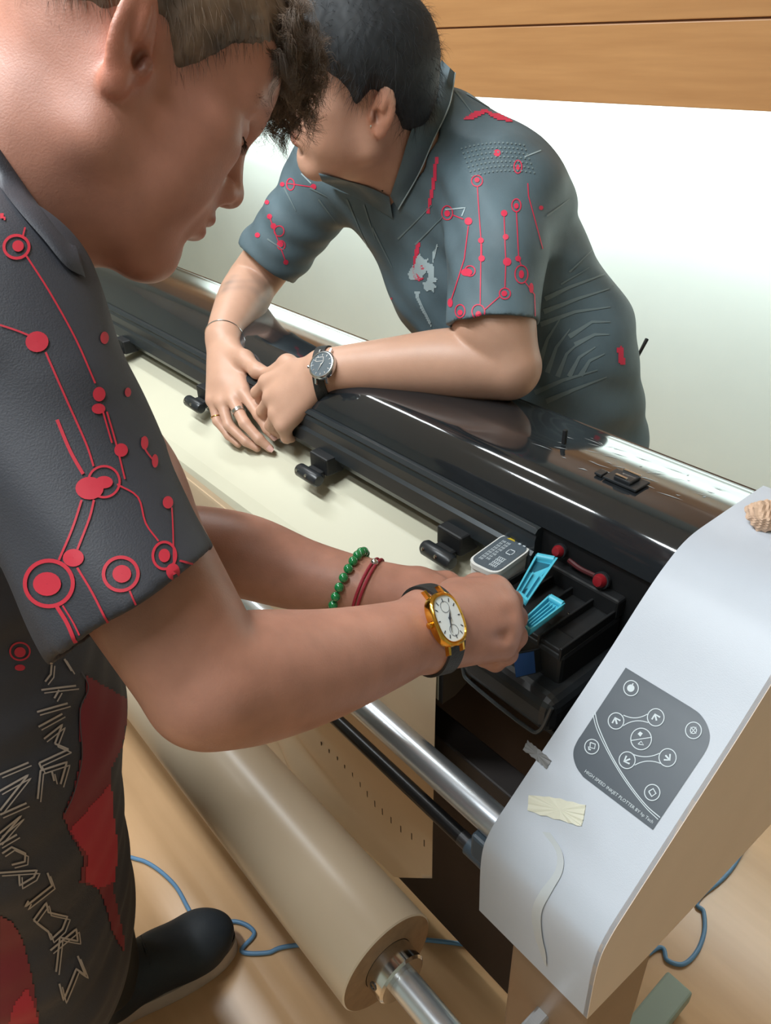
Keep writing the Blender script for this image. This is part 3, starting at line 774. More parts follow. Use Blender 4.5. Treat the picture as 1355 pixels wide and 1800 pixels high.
def latch(quad, lab_, ribs):
    q = [at(x, y, d) for x, y, d in quad]                       # near-left, far-left, far-right, near-right
    g = empty('cartridge_latch', tuple(np.mean(q, 0) - V3(0, 0, .01)))
    tag(g, lab_, 'latch', 'cyan cartridge latches')
    a, b, c, d = [V3(*p) for p in q]; n = np.cross(d - a, b - a); n /= np.linalg.norm(n)
    if n[2] < 0: n = -n
    P = lambda u, v: a + (b - a) * u + (d - a) * v + (c - b - (d - a)) * u * v
    mb = MB()
    def slab(u0, v0, u1, v1, lo, hi): 
        pts = [P(u0, v0), P(u1, v0), P(u1, v1), P(u0, v1)]; mb.poly([p + n * lo for p in pts], hi - lo, n)
    slab(0, 0, 1, 1, -.004, -.002)
    slab(0, 0, 1, .10, -.004, .004); slab(0, .90, 1, 1, -.004, .004); slab(.92, 0, 1, 1, -.004, .004); slab(0, 0, .05, 1, -.004, .002)
    mb.build('latch_frame', M_cyan, g)
    rb = MB(); mb = rb
    for (u0, v0, u1, v1) in ribs: slab(u0, v0, u1, v1, -.003, .003)
    rb.build('latch_ribs', M_cyan, g)
    hg = MB(); hg.tube([P(.97, .1) + n * .002, P(.97, .9) + n * .002], .0042, 14); hg.build('latch_hinge', M_cyan, g)
    if ribs[0][0] < .1:
        dk = MB(); mb = dk
        slab(.60, .15, .90, .85, -.0019, -.0012); slab(.12, .42, .38, .56, -.0019, -.0012); dk.build('latch_slot', mat('dark_teal_recess', (30, 96, 116), .5), g)
    return g
latch([(906, 1040, .80), (940, 978, .86), (978, 985, .85), (926, 1060, .79)], 'cyan cartridge latch next to the white ink cartridge', [(.05, .30, .55, .36), (.05, .66, .55, .72)])
latch([(914, 1097, .76), (964, 1050, .81), (992, 1066, .80), (931, 1112, .75)], 'ribbed cyan cartridge latch nearer the white end cover', [(.10, .28, .85, .34), (.10, .48, .85, .54), (.10, .68, .85, .74)])
bc = empty('ink_cartridge', (-.375, .497, .90)); tag(bc, 'small blue-labelled cartridge at the front of the ink carriage, below the ribbed latch', 'ink cartridge')
cq = [at(902, 1150, .775), at(940, 1143, .79), at(943, 1183, .80), at(907, 1192, .785)]
nb_ = MB(); nb_.poly(cq, -.012, V3(0, -1, 0.3)); nb_.build('cartridge_body', M_blk, bc)
nb_ = MB(); c_ = np.mean(cq, 0); nb_.poly([c_ + (p - c_) * .94 + V3(0, -.0005, .0002) for p in cq], .0006, V3(0, -1, .3)); nb_.build('cartridge_label', M_blue, bc)

# ------------------------------------------------------------------ scraps stuck to and lying on the white cover
def scrap(name, pts, m, lab_, cat, lift=.0008):
    mb = MB(); n = 8
    top = [on_cover(x, y, lift + .0012 * (.5 + .5 * math.sin(i * 2.1))) for i, (x, y) in enumerate(pts)]
    c = np.mean(top, 0); 
    bot = [on_cover(x, y, .0001) for x, y in pts]; N = len(pts)
    mb.add([c + V3(0, 0, .0008)] + top, [(0, 1 + i, 1 + (i + 1) % N) for i in range(N)], 0)
    mb.add(top + bot, [(i, (i + 1) % N, N + (i + 1) % N, N + i) for i in range(N)], 0)
    return tag(mb.build(name, m), lab_, cat)
def dens(pts, n=5): return [(a[0] + (b[0] - a[0]) * i / n, a[1] + (b[1] - a[1]) * i / n + 1.2 * math.sin(i * 3 + a[0])) for a, b in zip(pts, pts[1:] + pts[:1]) for i in range(n)]
scrap('tape_strip', dens([(930, 1398), (975, 1402), (1030, 1416), (1026, 1440), (1022, 1453), (985, 1442), (928, 1426)]), M_tape, 'cream masking tape strip stuck on the white cover below the control panel', 'tape')
scrap('tape_strip', dens([(928, 1302), (945, 1315), (970, 1337), (961, 1352), (945, 1338), (920, 1318)]), M_tapeg, 'short grey and tan tape scrap on the left edge of the white cover', 'tape')
bmb = bmesh.new(); bmesh.ops.create_icosphere(bmb, subdivisions=4, radius=1); rb_ = random.Random(11)
dirs = [Vector((rb_.gauss(0, 1), rb_.gauss(0, 1), rb_.gauss(0, 1))).normalized() for _ in range(26)]
hts = [rb_.uniform(.62, 1.0) for _ in dirs]
bc0 = V3(-.262, .712, 1.0645)
for v in bmb.verts:
    d = v.co.normalized(); r = min([h / max(.05, d.dot(e)) if d.dot(e) > .2 else 2 for e, h in zip(dirs, hts)]); r = min(r, 1.15) + .06 * math.sin(d.x * 17 + d.y * 11)
    p = d * r; v.co = Vector((bc0[0] + p.x * .023, bc0[1] + p.y * .023, bc0[2] + .0135 + p.z * .0145))
bb = MB(); bb.bm(bmb, 0, False)
tag(bb.build('paper_ball', M_ball, angle=12), 'crumpled ball of tan paper lying on top of the white end cover', 'paper ball')

# loose edge of clear film peeling off the lower front of the cover
def cover_hit(x, y, lift):
    r = ray(x, y)
    for (y0, z0), (y1, z1) in zip(cp, cp[1:]):
        n = V3(0, -(z0 - z1), (y0 - y1)); n /= np.linalg.norm(n)
        if n[1] > 0: n = -n
        den = r @ n
        if abs(den) < 1e-6: continue
        p = CAM + r * (((V3(0, y0, z0) - CAM) @ n) / den)
        s_ = ((p[1] - y0) * (y1 - y0) + (p[2] - z0) * (z1 - z0)) / ((y1 - y0) ** 2 + (z1 - z0) ** 2)
        if -.01 <= s_ <= 1.01: return p + n * lift
    return None
fm_ = MB(); ctr = smooth_curve([(962, 1462, 9), (984, 1496, 7), (984, 1530, 8), (962, 1566, 12), (946, 1600, 11), (948, 1640, 9), (956, 1672, 7), (960, 1694, 3)], 5); P_ = []
for i, (x, y, w_) in enumerate(ctr):
    l_, r_ = cover_hit(x - w_, y, .0003), cover_hit(x + w_ * .7, y + 2, .0016)
    if l_ is not None and r_ is not None: P_ += [l_, r_]
fm_.add(P_, [(2 * i, 2 * i + 1, 2 * i + 3, 2 * i + 2) for i in range(len(P_) // 2 - 1)], 0, True)
fl_ = fm_.build('peeling_film', mat('cloudy_film', (200, 205, 208), .3), plo)

# ------------------------------------------------------------------ blue network cable on the floor
cpts = [(-1.45, .05), on(205, 1500, 2, 0)[:2], on(262, 1520, 2, 0)[:2], on(306, 1556, 2, 0)[:2], on(332, 1600, 2, 0)[:2], on(352, 1632, 2, 0)[:2], (-.880, .305), (-.835, .322), on(425, 1674, 2, 0)[:2], on(470, 1677, 2, 0)[:2], on(520, 1664, 2, 0)[:2], (-.62, .55), (-.45, .70), (-.33, .80), on(1158, 1668, 2, 0)[:2], on(1172, 1690, 2, 0)[:2], on(1200, 1697, 2, 0)[:2], on(1224, 1675, 2, 0)[:2], on(1237, 1640, 2, 0)[:2], on(1236, 1605, 2, 0)[:2], on(1228, 1582, 2, 0)[:2], (-.30, 1.2), (-.4, 1.6)]
cb_ = MB().tube(smooth_curve([(p[0], p[1], .0045) for p in cpts], 8), .0042, 10).build('network_cable', M_cable)
tag(cb_, 'pale blue cable winding across the floor under the plotter', 'cable')

# ------------------------------------------------------------------ people
M_skin1 = mat('skin_warm_brown', (181, 129, 109), 0.46, var=0.09, scale=45, bump=0.12, bscale=700, tint=True, sss=0.12)
M_skin2 = mat('skin_light_brown', (200, 156, 132), 0.46, var=0.05, scale=28, bump=0.10, bscale=700, tint=True, sss=0.10)
M_hair1 = mat('brown_gold_hair', (74, 62, 54), 0.55, var=0.30, scale=30, rgb2=(122, 99, 80))
M_hair2 = mat('black_hair', (31, 34, 38), 0.65, var=0.3, scale=40)
M_shirt1 = mat('charcoal_jersey', (52, 53, 60), 0.62, var=0.10, scale=10, bump=0.15, bscale=900)
M_shirt2 = mat('dark_teal_jersey', (86, 104, 112), 0.62, var=0.20, scale=13, bump=0.15, bscale=900, stretch=(1.0, 1.0, .45))
M_pr_red = mat('crimson_print', (186, 38, 56), 0.6)
M_pr_dred = mat('dark_crimson_print', (128, 34, 46), 0.6)
M_pr_pink = mat('rose_red_print', (214, 48, 80), 0.6)
M_pr_pale = mat('pale_grey_print', (168, 184, 188), 0.6)
M_pr_cream = mat('cream_outline_print', (176, 164, 154), 0.6)
M_pr_blk = mat('black_print', (24, 24, 27), 0.65)
M_trou = mat('dark_olive_trousers', (50, 48, 44), 0.75, var=0.08, bump=0.2, bscale=300)
M_trou2 = mat('khaki_trousers', (150, 138, 112), 0.75, var=0.05)
M_shoe = mat('black_canvas_shoe', (40, 46, 52), 0.65, var=0.1, bump=0.2, bscale=400)
M_sole = mat('worn_rubber_sole', (196, 178, 162), 0.6, var=0.1)
M_lash = mat('dark_lashes', (34, 26, 24), 0.6)
M_eye = mat('eye_white', (210, 200, 195), 0.15)
M_nail = mat('finger_nail', (216, 172, 160), 0.3)

MM = 0.001
def add_head(B, R, t, k_neck=None, jowl=0.0):
    """head, face, ears in a local frame: x forward, y left, z up, origin between the ear canals (mm)"""
    T = lambda x, y, z: t + R @ (V3(x, y, z) * MM)
    def E(c, r, k=10, op='u', yaw=0, tilt=0):
        A = R
        if yaw or tilt:
            cy, sy = math.cos(yaw), math.sin(yaw); ct, st = math.cos(tilt), math.sin(tilt)
            A = R @ np.array([[cy, -sy, 0], [sy, cy, 0], [0, 0, 1]]) @ np.array([[ct, 0, st], [0, 1, 0], [-st, 0, ct]])
        B.ell(T(*c), V3(*r) * MM, A, k * MM, op)
    def Cn(a, b, ra, rb, k=10, op='u'): B.cone(T(*a), T(*b), ra * MM, rb * MM, k * MM, op)
    E((3, 0, 52), (95, 74, 76), 1); E((-28, 0, 34), (66, 67, 64), 20)
    E((46, 0, -10), (50, 60, 80), 24); E((74, 0, 54), (26, 50, 34), 22)
    for s in (1, -1):
        Cn((6, s * 55, -54), (76, s * 16, -89), 15, 17, 22)
        Cn((-2, s * 60, -10), (6, s * 55, -54), 14, 15, 20)
        E((62, s * 44, 2), (26, 20, 18), 20); E((50, s * 39, -38), (36, 25 + jowl, 42), 22)
        Cn((90, s * 10, 37), (74, s * 44, 36), 11, 10, 14)
    E((80, 0, -89), (16, 22, 16), 14); E((42, 0, -79), (44, 42, 28 + jowl), 24)
    Cn((93, 0, 28), (109, 0, -9), 7.5, 9.5, 10); E((109, 0, -12.5), (11.5, 12, 10.5), 7)
    for s in (1, -1):
        E((100, s * 14, -16), (12, 8, 9.5), 6)
        E((104, s * 7.5, -24), (6, 4, 5), 3, 's')
        E((94, s * 33, 20), (15, 19, 11), 14, 's')
        E((77, s * 33, 19), (14.5, 17, 12.5), 5)
        E((92, s * 34, 28), (4.5, 15, 1.7), 3, 's', yaw=-s * .45)
    E((84, 0, -44), (20, 30, 30), 16)
    E((100.5, 0, -41), (8.5, 23, 6.2), 5); E((99, 0, -53), (8.5, 20, 7), 5)
    E((109, 0, -47), (11, 26, 1.5), 3, 's')
    E((97, 0, -67), (6, 18, 5), 8, 's')
    for s in (1, -1):                                   # ears
        E((-10, s * 81, 4), (16.5, 5.5, 32), 3, yaw=-s * .5, tilt=-.20)
        E((-6, s * 88, 7), (10.5, 6.5, 21), 2.5, 's', yaw=-s * .5, tilt=-.20)
        E((-9, s * 85, 13), (5, 3.5, 12), 4, yaw=-s * .5, tilt=-.25)
        E((0, s * 80, -3), (6, 9, 9), 2, 's')
        E((5.5, s * 76.5, -5), (3.5, 5, 7), 3)
        E((-6, s * 79.5, -25), (8, 5.5, 9), 5)
    return T
def head_tint(v, R, t, tint, lip=(0.80, 0.62, 0.62)):
    q = (v - t) @ R / MM
    d = np.minimum((((q - [104, 0, -41]) / [9, 23, 6.4]) ** 2).sum(1), (((q - [102, 0, -53.5]) / [9, 20, 7.2]) ** 2).sum(1))
    wl = np.clip((1.25 - d) / .4, 0, 1)[:, None]; tint *= 1 - wl + wl * np.array(lip)
    for s in (1, -1):
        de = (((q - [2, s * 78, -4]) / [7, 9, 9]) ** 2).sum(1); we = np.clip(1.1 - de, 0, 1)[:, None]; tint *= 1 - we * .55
        dr = (((q - [-6, s * 80, 0]) / [24, 16, 38]) ** 2).sum(1); wr = np.clip((1.2 - dr) / .6, 0, 1)[:, None]; tint *= 1 - wr + wr * np.array((1.04, .90, .86))
    hd_ = np.clip(1.4 - np.linalg.norm(q - [20, 0, -10], axis=1) / 110, 0, 1)[:, None]; tint *= 1 - hd_ + hd_ * np.array((1.03, .95, .98))
    return tint
def hairline(x, low=0.0):
    return np.interp(x, [-100, -75, -40, -12, 4, 14, 24, 34, 46, 70, 100], [-48, -46, -10, 26, 30, 18, 0, 26, 52, 70, 74])

def hand(B, W_, mcp, fingers, thumb, back_n, rw=.026, k=.008, rk=.0115):
    """palm from wrist to knuckles, five separate fingers from joint points [(p..),(r..)]"""
    n = back_n / np.linalg.norm(back_n)
    for i, m_ in enumerate(mcp):
        B.cone(W_ + (m_ - np.mean(mcp, 0)) * .35, m_ - n * .003, rw * .62, rk + .0015, .014)
    c = np.mean(mcp, 0); B.cone(W_ * .6 + c * .4 - n * .006, c * .75 + W_ * .25 - n * .008, .022, .022, .016)
    for pts, rs in fingers: B.chain(pts, rs, .004)
    B.chain(thumb[0], thumb[1], .010)

def brows_lashes(R_h, T_h, par):
    for s in (1, -1):
        ec = T_h(77, s * 33, 19)
        mb = MB(); arc = []
        for i in range(9):
            a_ = -0.95 + 1.9 * i / 8; dv = R_h @ V3(math.cos(a_) * 14.8, s * 0 + math.sin(a_) * 17.3 * (1), -4.2 - 2.2 * math.cos(a_)) * MM
            arc.append(ec + dv)
        mb.tube(smooth_curve(arc, 3), .0006, 6)
        for i in range(0, 9):
            for j in range(3):
                p = arc[i] + (arc[min(i + 1, 8)] - arc[max(i - 1, 0)]) * (j / 6); o_ = (p - ec); o_ /= np.linalg.norm(o_)
                mb.tube([p, p + o_ * .003 - R_h[:, 2] * .0012, p + o_ * .0055 - R_h[:, 2] * .0012], [.0003, .00025, .0001], 4)
        mb.build('eyelashes', M_lash, par)
        bp = []; 
        bx = np.linspace(0, 1, 90); 
        bpt = np.array([T_h(*(V3(98.5, s * 11, 38) * (1 - u) ** 2 + 2 * u * (1 - u) * V3(99, s * 30, 50) + u * u * V3(77, s * 52, 40))) for u in bx])
        rt = np.repeat(bpt, 5, 0) + rng.normal(0, .0015, (450, 3))
        ev, eq = strands(rt, np.tile(R_h[:, 0] * .5 + R_h[:, 1] * s * .5, (450, 1)), np.tile(R_h[:, 1] * s * .8 - R_h[:, 2] * .2, (450, 1)), .007, .00012, seg=2, jitter=.15)
        link('eyebrow', mesh_from('eyebrow', ev, eq), [M_lash], par)

# ============================================================ person leaning on the hood
def ortho(M):
    M = np.array(M); q_, _ = np.linalg.qr(M); return q_ * np.sign((q_ * M).sum(0))
R2 = ortho([[-.4293, .8748, .2246], [-.9018, -.4018, -.1591], [-.0489, -.2709, .9614]])
t2 = V3(-.9667, .7721, 1.4303)
p2 = empty('person', (-.78, 1.12, 0))
tag(p2, 'person with black hair in a teal-grey printed polo leaning folded arms on the plotter hood', 'person')
B2 = Body(.0025)
T2 = add_head(B2, R2, t2, jowl=5)
NB2 = V3(-.985, .90, 1.315)
LS2, RS2 = V3(-.815, .905, 1.285), V3(-1.205, .875, 1.275)
LE2, RE2 = at(893, 645, 1.085), at(443, 497, 1.50)
LW2, RW2 = at(572, 652, 1.165), at(393, 592, 1.35)
B2.cone(T2(-18, 0, -20), NB2, .060, .066, .03)
B2.cone(T2(20, 0, -50), NB2 + V3(0, -.05, .0), .050, .055, .03)
B2.cone(LS2 + V3(0, 0, -.02), RS2 + V3(0, 0, -.02), .045, .045, .03)
B2.chain([LS2, at(868, 572, 1.078), LE2], [.052, .0545, .047], .015)
a, b = LE2, LW2; f1 = a + (b - a) * .28
B2.limb([a, f1 + V3(0, 0, .006), a + (b - a) * .6 + V3(0, 0, .004), b], [.045, .0500, .0425, .0325])
B2.chain([RS2, RE2], [.050, .048], .02)
a, b = RE2, RW2; B2.limb([a, a + (b - a) * .3, a + (b - a) * .65, b], [.046, .047, .040, .030])
# right hand lies over the left, fingers pointing down
mc = [at(428, 690, 1.275), at(409, 703, 1.275), at(390, 708, 1.285), at(374, 704, 1.30)]
f_ = [([mc[0], at(455, 730, 1.255), at(470, 754, 1.25), at(481, 768, 1.25)], [.0105, .0092, .0082, .0070]),
      ([mc[1], at(430, 744, 1.255), at(455, 772, 1.25), at(474, 788, 1.252)], [.0105, .0094, .0084, .0070]),
      ([mc[2], at(402, 748, 1.275), at(432, 776, 1.268), at(452, 788, 1.268)], [.0102, .0090, .0080, .0068]),
      ([mc[3], at(382, 740, 1.295), at(402, 766, 1.29), at(419, 781, 1.287)], [.0094, .0082, .0072, .0062])]
th = ([RW2 + (mc[0] - RW2) * .25, at(430, 632, 1.29), at(452, 652, 1.262), at(474, 657, 1.25)], [.019, .0150, .0118, .0092])
hand(B2, RW2, mc, f_, th, -ray(400, 680), .030)
# left hand bent down over the hood edge, knuckles towards the viewer, fingers folded under
ml = [at(470, 672, 1.215), at(477, 700, 1.205), at(487, 727, 1.195), at(499, 748, 1.19)]
fl = [([ml[0], at(452, 690, 1.245), at(470, 715, 1.27)], [.012, .0105, .009]), ([ml[1], at(462, 722, 1.24), at(482, 742, 1.265)], [.012, .0105, .009]),
      ([ml[2], at(476, 748, 1.225), at(492, 762, 1.25)], [.0118, .010, .0085]), ([ml[3], at(504, 769, 1.205), at(512, 770, 1.235)], [.0112, .0095, .008])]
tl = ([LW2 + (ml[0] - LW2) * .3, at(505, 640, 1.215), at(478, 655, 1.24)], [.018, .0145, .011])
hand(B2, LW2, ml, fl, tl, -ray(500, 690), .030, rk=.0135)
v, q = B2.mesh(); v = relax(v, q, 2)
tint = head_tint(v, R2, t2, np.ones((len(v), 3)))
# blurred tattoo on the right forearm
nz = np.sin(v[:, 0] * 160 + np.sin(v[:, 2] * 120) * 2) * np.sin(v[:, 2] * 190 + v[:, 1] * 90)
for c, r, a_ in ((at(398, 497, 1.40), .030, .42), (at(462, 515, 1.42), .040, .30)):
    w_ = np.clip(1.3 - np.linalg.norm(v - c, axis=1) / r, 0, 1) * (.6 + .4 * nz) * a_; tint *= 1 - np.clip(w_, 0, 1)[:, None] * np.array([1.0, .8, .62])
for pts in ([mc[0], f_[0][0][-1]], ): pass
brows_lashes(R2, T2, p2)
body2 = link('body', mesh_from('body', v, q, tint=tint), [M_skin2], p2)
def nail(c, dirv, nrm, w, par, name='fingernail'):
    d = dirv / np.linalg.norm(dirv); n = nrm - d * (nrm @ d); n /= np.linalg.norm(n); s_ = np.cross(d, n); mb = MB(); vs = []
    for i in range(5):
        for j in range(5):
            u, v_ = (i / 4 - .5), (j / 4 - .5); k_ = 1 - .25 * (max(0, u * 2) ** 2) 
            vs.append(c + d * u * w * 1.3 + s_ * v_ * w * k_ + n * (.0006 - abs(v_) ** 2 * w * .8))
    mb.add(vs, [(i * 5 + j, i * 5 + j + 1, (i + 1) * 5 + j + 1, (i + 1) * 5 + j) for i in range(4) for j in range(4)], 0, True); return mb.build(name, M_nail, par)
for pts, rs in f_[:2]: nail(pts[-1] - FWD * (rs[-1] + .0008) + (pts[-1] - pts[-2]) * .12, pts[-1] - pts[-2], -FWD, .0085, body2)
nail(th[0][-1] + (-FWD * .5 + UPV * .55) * .0105, th[0][-1] - th[0][-2], -FWD * .6 + UPV, .010, body2)

# polo shirt
def folds(v3, dirs):
    o = 0
    for d, f, a, ph in dirs:
        d = np.array(d, np.float32); o = o + a * np.sin((v3 @ d) * f + ph + 1.5 * np.sin(v3[..., 2] * 17 + v3[..., 0] * 11))
    return o
S2 = Body(.003)
fr = V3(.05, -1, 0); fr /= np.linalg.norm(fr)
S2.chain([V3(-.775, 1.075, .86), V3(-.800, 1.018, 1.02), V3(-.905, .965, 1.17), V3(-.985, .930, 1.27)], [.156, .150, .160, .150], .06, sq=(fr + V3(0, 0, .2), 1.42))
S2.chain([NB2 + V3(.0, .03, -.01), LS2 + V3(0, .01, .0)], [.077, .074], .05); S2.chain([NB2 + V3(0, .02, -.01), RS2], [.076, .072], .05)
S2.cone(V3(-.965, .950, 1.335), V3(-.845, .975, 1.300), .066, .066, .05)
def hemplane(pa, pb, down):
    n_ = np.cross(ray(*pa), ray(*pb)); n_ /= np.linalg.norm(n_); n_ = n_ if n_ @ down > 0 else -n_
    d_ = down / np.linalg.norm(down); n_ = n_ * .75 + d_ * .5; return n_ / np.linalg.norm(n_)
hemL = at(866, 570, 1.075); hemR = at(468, 462, 1.46)
S2.sleeve([LS2, hemL + (hemL - LS2) * .12], [.078, .0640], hemL, hemplane((790, 575), (942, 572), LE2 - LS2), .0565)
S2.sleeve([RS2, hemR + (hemR - RS2) * .12], [.074, .0600], hemR, hemplane((428, 441), (505, 492), RE2 - RS2), .051)
ax = T2(-18, 0, -20) - NB2; ax /= np.linalg.norm(ax)
S2.cone(NB2 + ax * .038 + V3(0, -.015, 0), NB2 + ax * .12, .066, .066, .002, 's')
S2.post = lambda P, f: f - folds(P, [((3, 1, -2), 13, .0022, 0), ((1, 2, 3), 17, .0016, 1), ((2.2, .5, 3.2), 34, .0012, 2)]).astype(np.float32)
sv, sq_ = S2.mesh(); sv = relax(sv, sq_, 2)
PR = Print(sv, sq_, .0008)
# circuit print on the sleeves (survey from the photograph): rings, dots and lines
c2x = lambda x, y: (340 + x * .5757, y * .5757)
z2x = lambda x, y: (700 + x * .1919, 420 + y * .1919)
for (x, y, r) in ((927, 468, 11), (840, 676, 12), (948, 652, 10), (953, 724, 9), (880, 790, 10), (957, 800, 13), (990, 790, 9), (878, 735, 9), (948, 897, 9), (866, 550, 8), (233, 661, 8), (196, 718, 8), (282, 800, 8), (225, 618, 7), (367, 570, 9), (272, 563, 7), (1060, 635, 7), (245, 690, 9), (265, 745, 10)):
    px = c2x(x, y); PR.disk(px[0], px[1], r * .56, mi=1)
for (x, y, rx, ry) in ((990, 510, 12, 20), (866, 553, 17, 17), (776, 650, 17, 22), (985, 628, 14, 20), (950, 897, 17, 17), (1000, 838, 20, 28), (870, 952, 20, 22), (815, 950, 15, 20), (845, 828, 16, 16), (297, 563, 12, 18), (262, 705, 15, 16), (268, 748, 12, 14)):
    px = c2x(x, y); PR.ring(px[0], px[1], rx * .56, ry * .56, 2.0, 1)
for (x, y, rx, ry) in ((1000, 838, 8, 13), (870, 960, 9, 10), (815, 955, 8, 9), (835, 832, 18, 12), (776, 652, 9, 10), (985, 630, 7, 9), (785, 925, 8, 14), (990, 512, 6, 9), (1030, 880, 7, 16)):
    px = c2x(x, y); PR.disk(px[0], px[1], rx * .56, ry * .56, 1)
for pl in ([(867, 570), (878, 730), (876, 930)], [(948, 660), (953, 800), (950, 880)], [(985, 645), (992, 790), (1000, 812)], [(840, 690), (828, 790), (800, 880), (785, 925)], [(790, 655), (825, 670)], [(935, 905), (890, 945)], [(1010, 860), (1040, 900), (1042, 965)], [(1020, 560), (1022, 600), (1065, 760)], [(233, 661), (262, 745), (282, 800)], [(285, 560), (360, 570)], [(880, 745), (880, 790)]):
    PR.line([c2x(*p) for p in pl], 1.8, 1)
PR.area([c2x(*p) for p in ((820, 368), (850, 345), (890, 335), (905, 342), (880, 352), (850, 368))], 1, 3)
PR.area([c2x(*p) for p in ((895, 342), (940, 350), (978, 372), (940, 370), (905, 356))], 1, 3)
for pl, w in (([(450, 690), (520, 730), (560, 800)], 2.0), ([(515, 780), (545, 880), (575, 960)], 2.4), ([(770, 640), (830, 635), (820, 660)], 2.2), ([(1010, 480), (1060, 460)], 2.0), ([(330, 530), (360, 560)], 2), ([(680, 890), (700, 935), (725, 985)], 1.6), ([(745, 745), (735, 790)], 2)): PR.line([c2x(*p) for p in pl], w, 2)
# red placket edge, side chevrons
PR.area([c2x(*p) for p in ((748, 480), (740, 560), (720, 650), (712, 650), (728, 560), (738, 480))], 1, 3)
PR.area([(688, 520), (697, 560), (703, 592), (690, 590), (684, 545)], 1, 3)
# gear and flame emblem on the chest
PR.area([z2x(*p) for p in ((185, 145), (200, 135), (225, 175), (260, 190), (275, 170), (270, 215), (320, 235), (335, 300), (325, 345), (360, 365), (350, 395), (320, 400), (360, 450), (335, 450), (325, 495), (300, 460), (270, 478), (245, 470), (225, 400), (260, 395), (280, 330), (265, 290), (215, 360), (170, 380), (110, 370), (90, 320), (130, 250))], 2, 2)
PR.area([z2x(*p) for p in ((165, 40), (195, 0), (200, 60), (185, 150), (160, 190), (150, 290), (200, 350), (250, 350), (200, 385), (150, 370), (130, 300), (145, 160))], 1, 2)
PR.disk(*z2x(225, 260), 5, 4, 1)
PR.area([z2x(*p) for p in ((150, 480), (205, 482), (185, 535), (230, 640), (310, 798), (298, 800), (215, 650), (165, 540))], 2, 2)
PR.area([z2x(*p) for p in ((372, 52), (335, 120), (325, 220), (315, 215), (318, 120))], 2, 2)
# grey chevron bands on the flank, pale wash lines on chest and shoulder
PR.lift = .0011
for pl in ([(948, 530), (1000, 505), (1062, 482)], [(955, 548), (1015, 525), (1070, 508)], [(950, 570), (1010, 548), (1072, 540)], [(1000, 592), (1040, 566), (1072, 566)], [(1010, 606), (1045, 588), (1070, 588)], [(948, 640), (962, 596), (984, 560)], [(962, 655), (978, 610), (1002, 578)], [(980, 662), (996, 622), (1020, 600)], [(1000, 662), (1018, 628), (1046, 610)], [(1020, 660), (1036, 634), (1062, 622)], [(940, 690), (990, 668), (1050, 650)], [(960, 705), (1010, 684), (1066, 662)]):
    PR.line(pl, (9, 2), 3)
for pl in ([(985, 500), (1035, 470)], [(1000, 478), (1040, 440)], [(960, 380), (1000, 350)], [(800, 160), (830, 200)], [(820, 165), (860, 190)], [(700, 420), (760, 360)], [(730, 430), (780, 380)], [(640, 360), (660, 420)], [(655, 400), (690, 470)], [(610, 350), (640, 420)], [(660, 520), (690, 575)], [(560, 350), (590, 390)], [(500, 330), (520, 370)], [(470, 420), (500, 440)], [(545, 330), (575, 345)]):
    PR.line(pl, (3.2, 1.0), 3)
for i in range(16):
    for j in range(7): PR.disk(812 + i * 7.2 + j * 3, 262 - i * 2.2 + j * 8 + i * i * .12, 1.7, 1.7, 3)
PR.area([(1083, 612), (1093, 608), (1098, 640), (1088, 642)], 1, 3)
M_pr_mid = mat('grey_green_print', (112, 128, 131), 0.6)
shirt2 = link('polo_shirt', mesh_from('polo_shirt', sv, sq_, PR.extra()), [M_shirt2, M_pr_pink, M_pr_pale, M_pr_mid], p2)
# hair
def hair_cap(R, t, grow, zoff=0.0, extra=None, h=.0025, noise=.0018, hl=hairline):
    H = Body(h)
    T = lambda x, y, z: t + R @ (V3(x, y, z) * MM)
    H.ell(T(3, 0, 52), (V3(95, 74, 76) + grow) * MM, R, .001); H.ell(T(-28, 0, 34), (V3(66, 67, 64) + grow) * MM, R, .02)
    for c, r, k in (extra or []): H.ell(c, r, R, k)
    def post(P, f):
        q = (P - t.astype(np.float32)) @ R.astype(np.float32) / MM
        z0 = hl(q[..., 0]).astype(np.float32) + zoff
        free = np.zeros(f.shape, bool)
        for c, r, k in (extra or []): free |= ((((P - c.astype(np.float32)) @ R.astype(np.float32)) / (np.asarray(r, np.float32) * 1.15)) ** 2).sum(-1) < 1
        f = f + noise * (np.sin(q[..., 0] * .42 + np.sin(q[..., 1] * .3) * 2) * np.sin(q[..., 1] * .5 + q[..., 2] * .37)).astype(np.float32)
        f = np.where(free, f, f + (grow * .85) * MM * np.clip(1 - (q[..., 2] - z0) / 24, 0, 1).astype(np.float32))
        return np.where(free, f, np.maximum(f, (z0 - q[..., 2]) * MM * .7))
    H.post = post
    v, q = H.mesh(); return relax(v, q, 1), q
hl2 = lambda x: np.interp(x, [-100, -75, -40, -12, 4, 14, 24, 34, 46, 70, 100], [-62, -60, -40, 20, 30, 18, 2, 28, 42, 56, 62])
hv, hq = hair_cap(R2, t2, 13, extra=[(T2(70, 0, 85), V3(45, 62, 40) * MM, .02), (T2(-60, 0, -10), V3(42, 58, 48) * MM, .03)], hl=hl2, noise=.0004)
nr = vnormals(hv, hq); sel = rng.choice(len(hv), 5200); dn = -R2[:, 2]
xs, xq = strands(hv[sel] - nr[sel] * .002, nr[sel], np.tile(dn * .7 + R2[:, 0] * .2, (len(sel), 1)), .022, .00022, seg=4, up=.45)
link('hair', mesh_from('hair', hv, hq, [(xs, xq, 0)]), [M_hair2], p2)
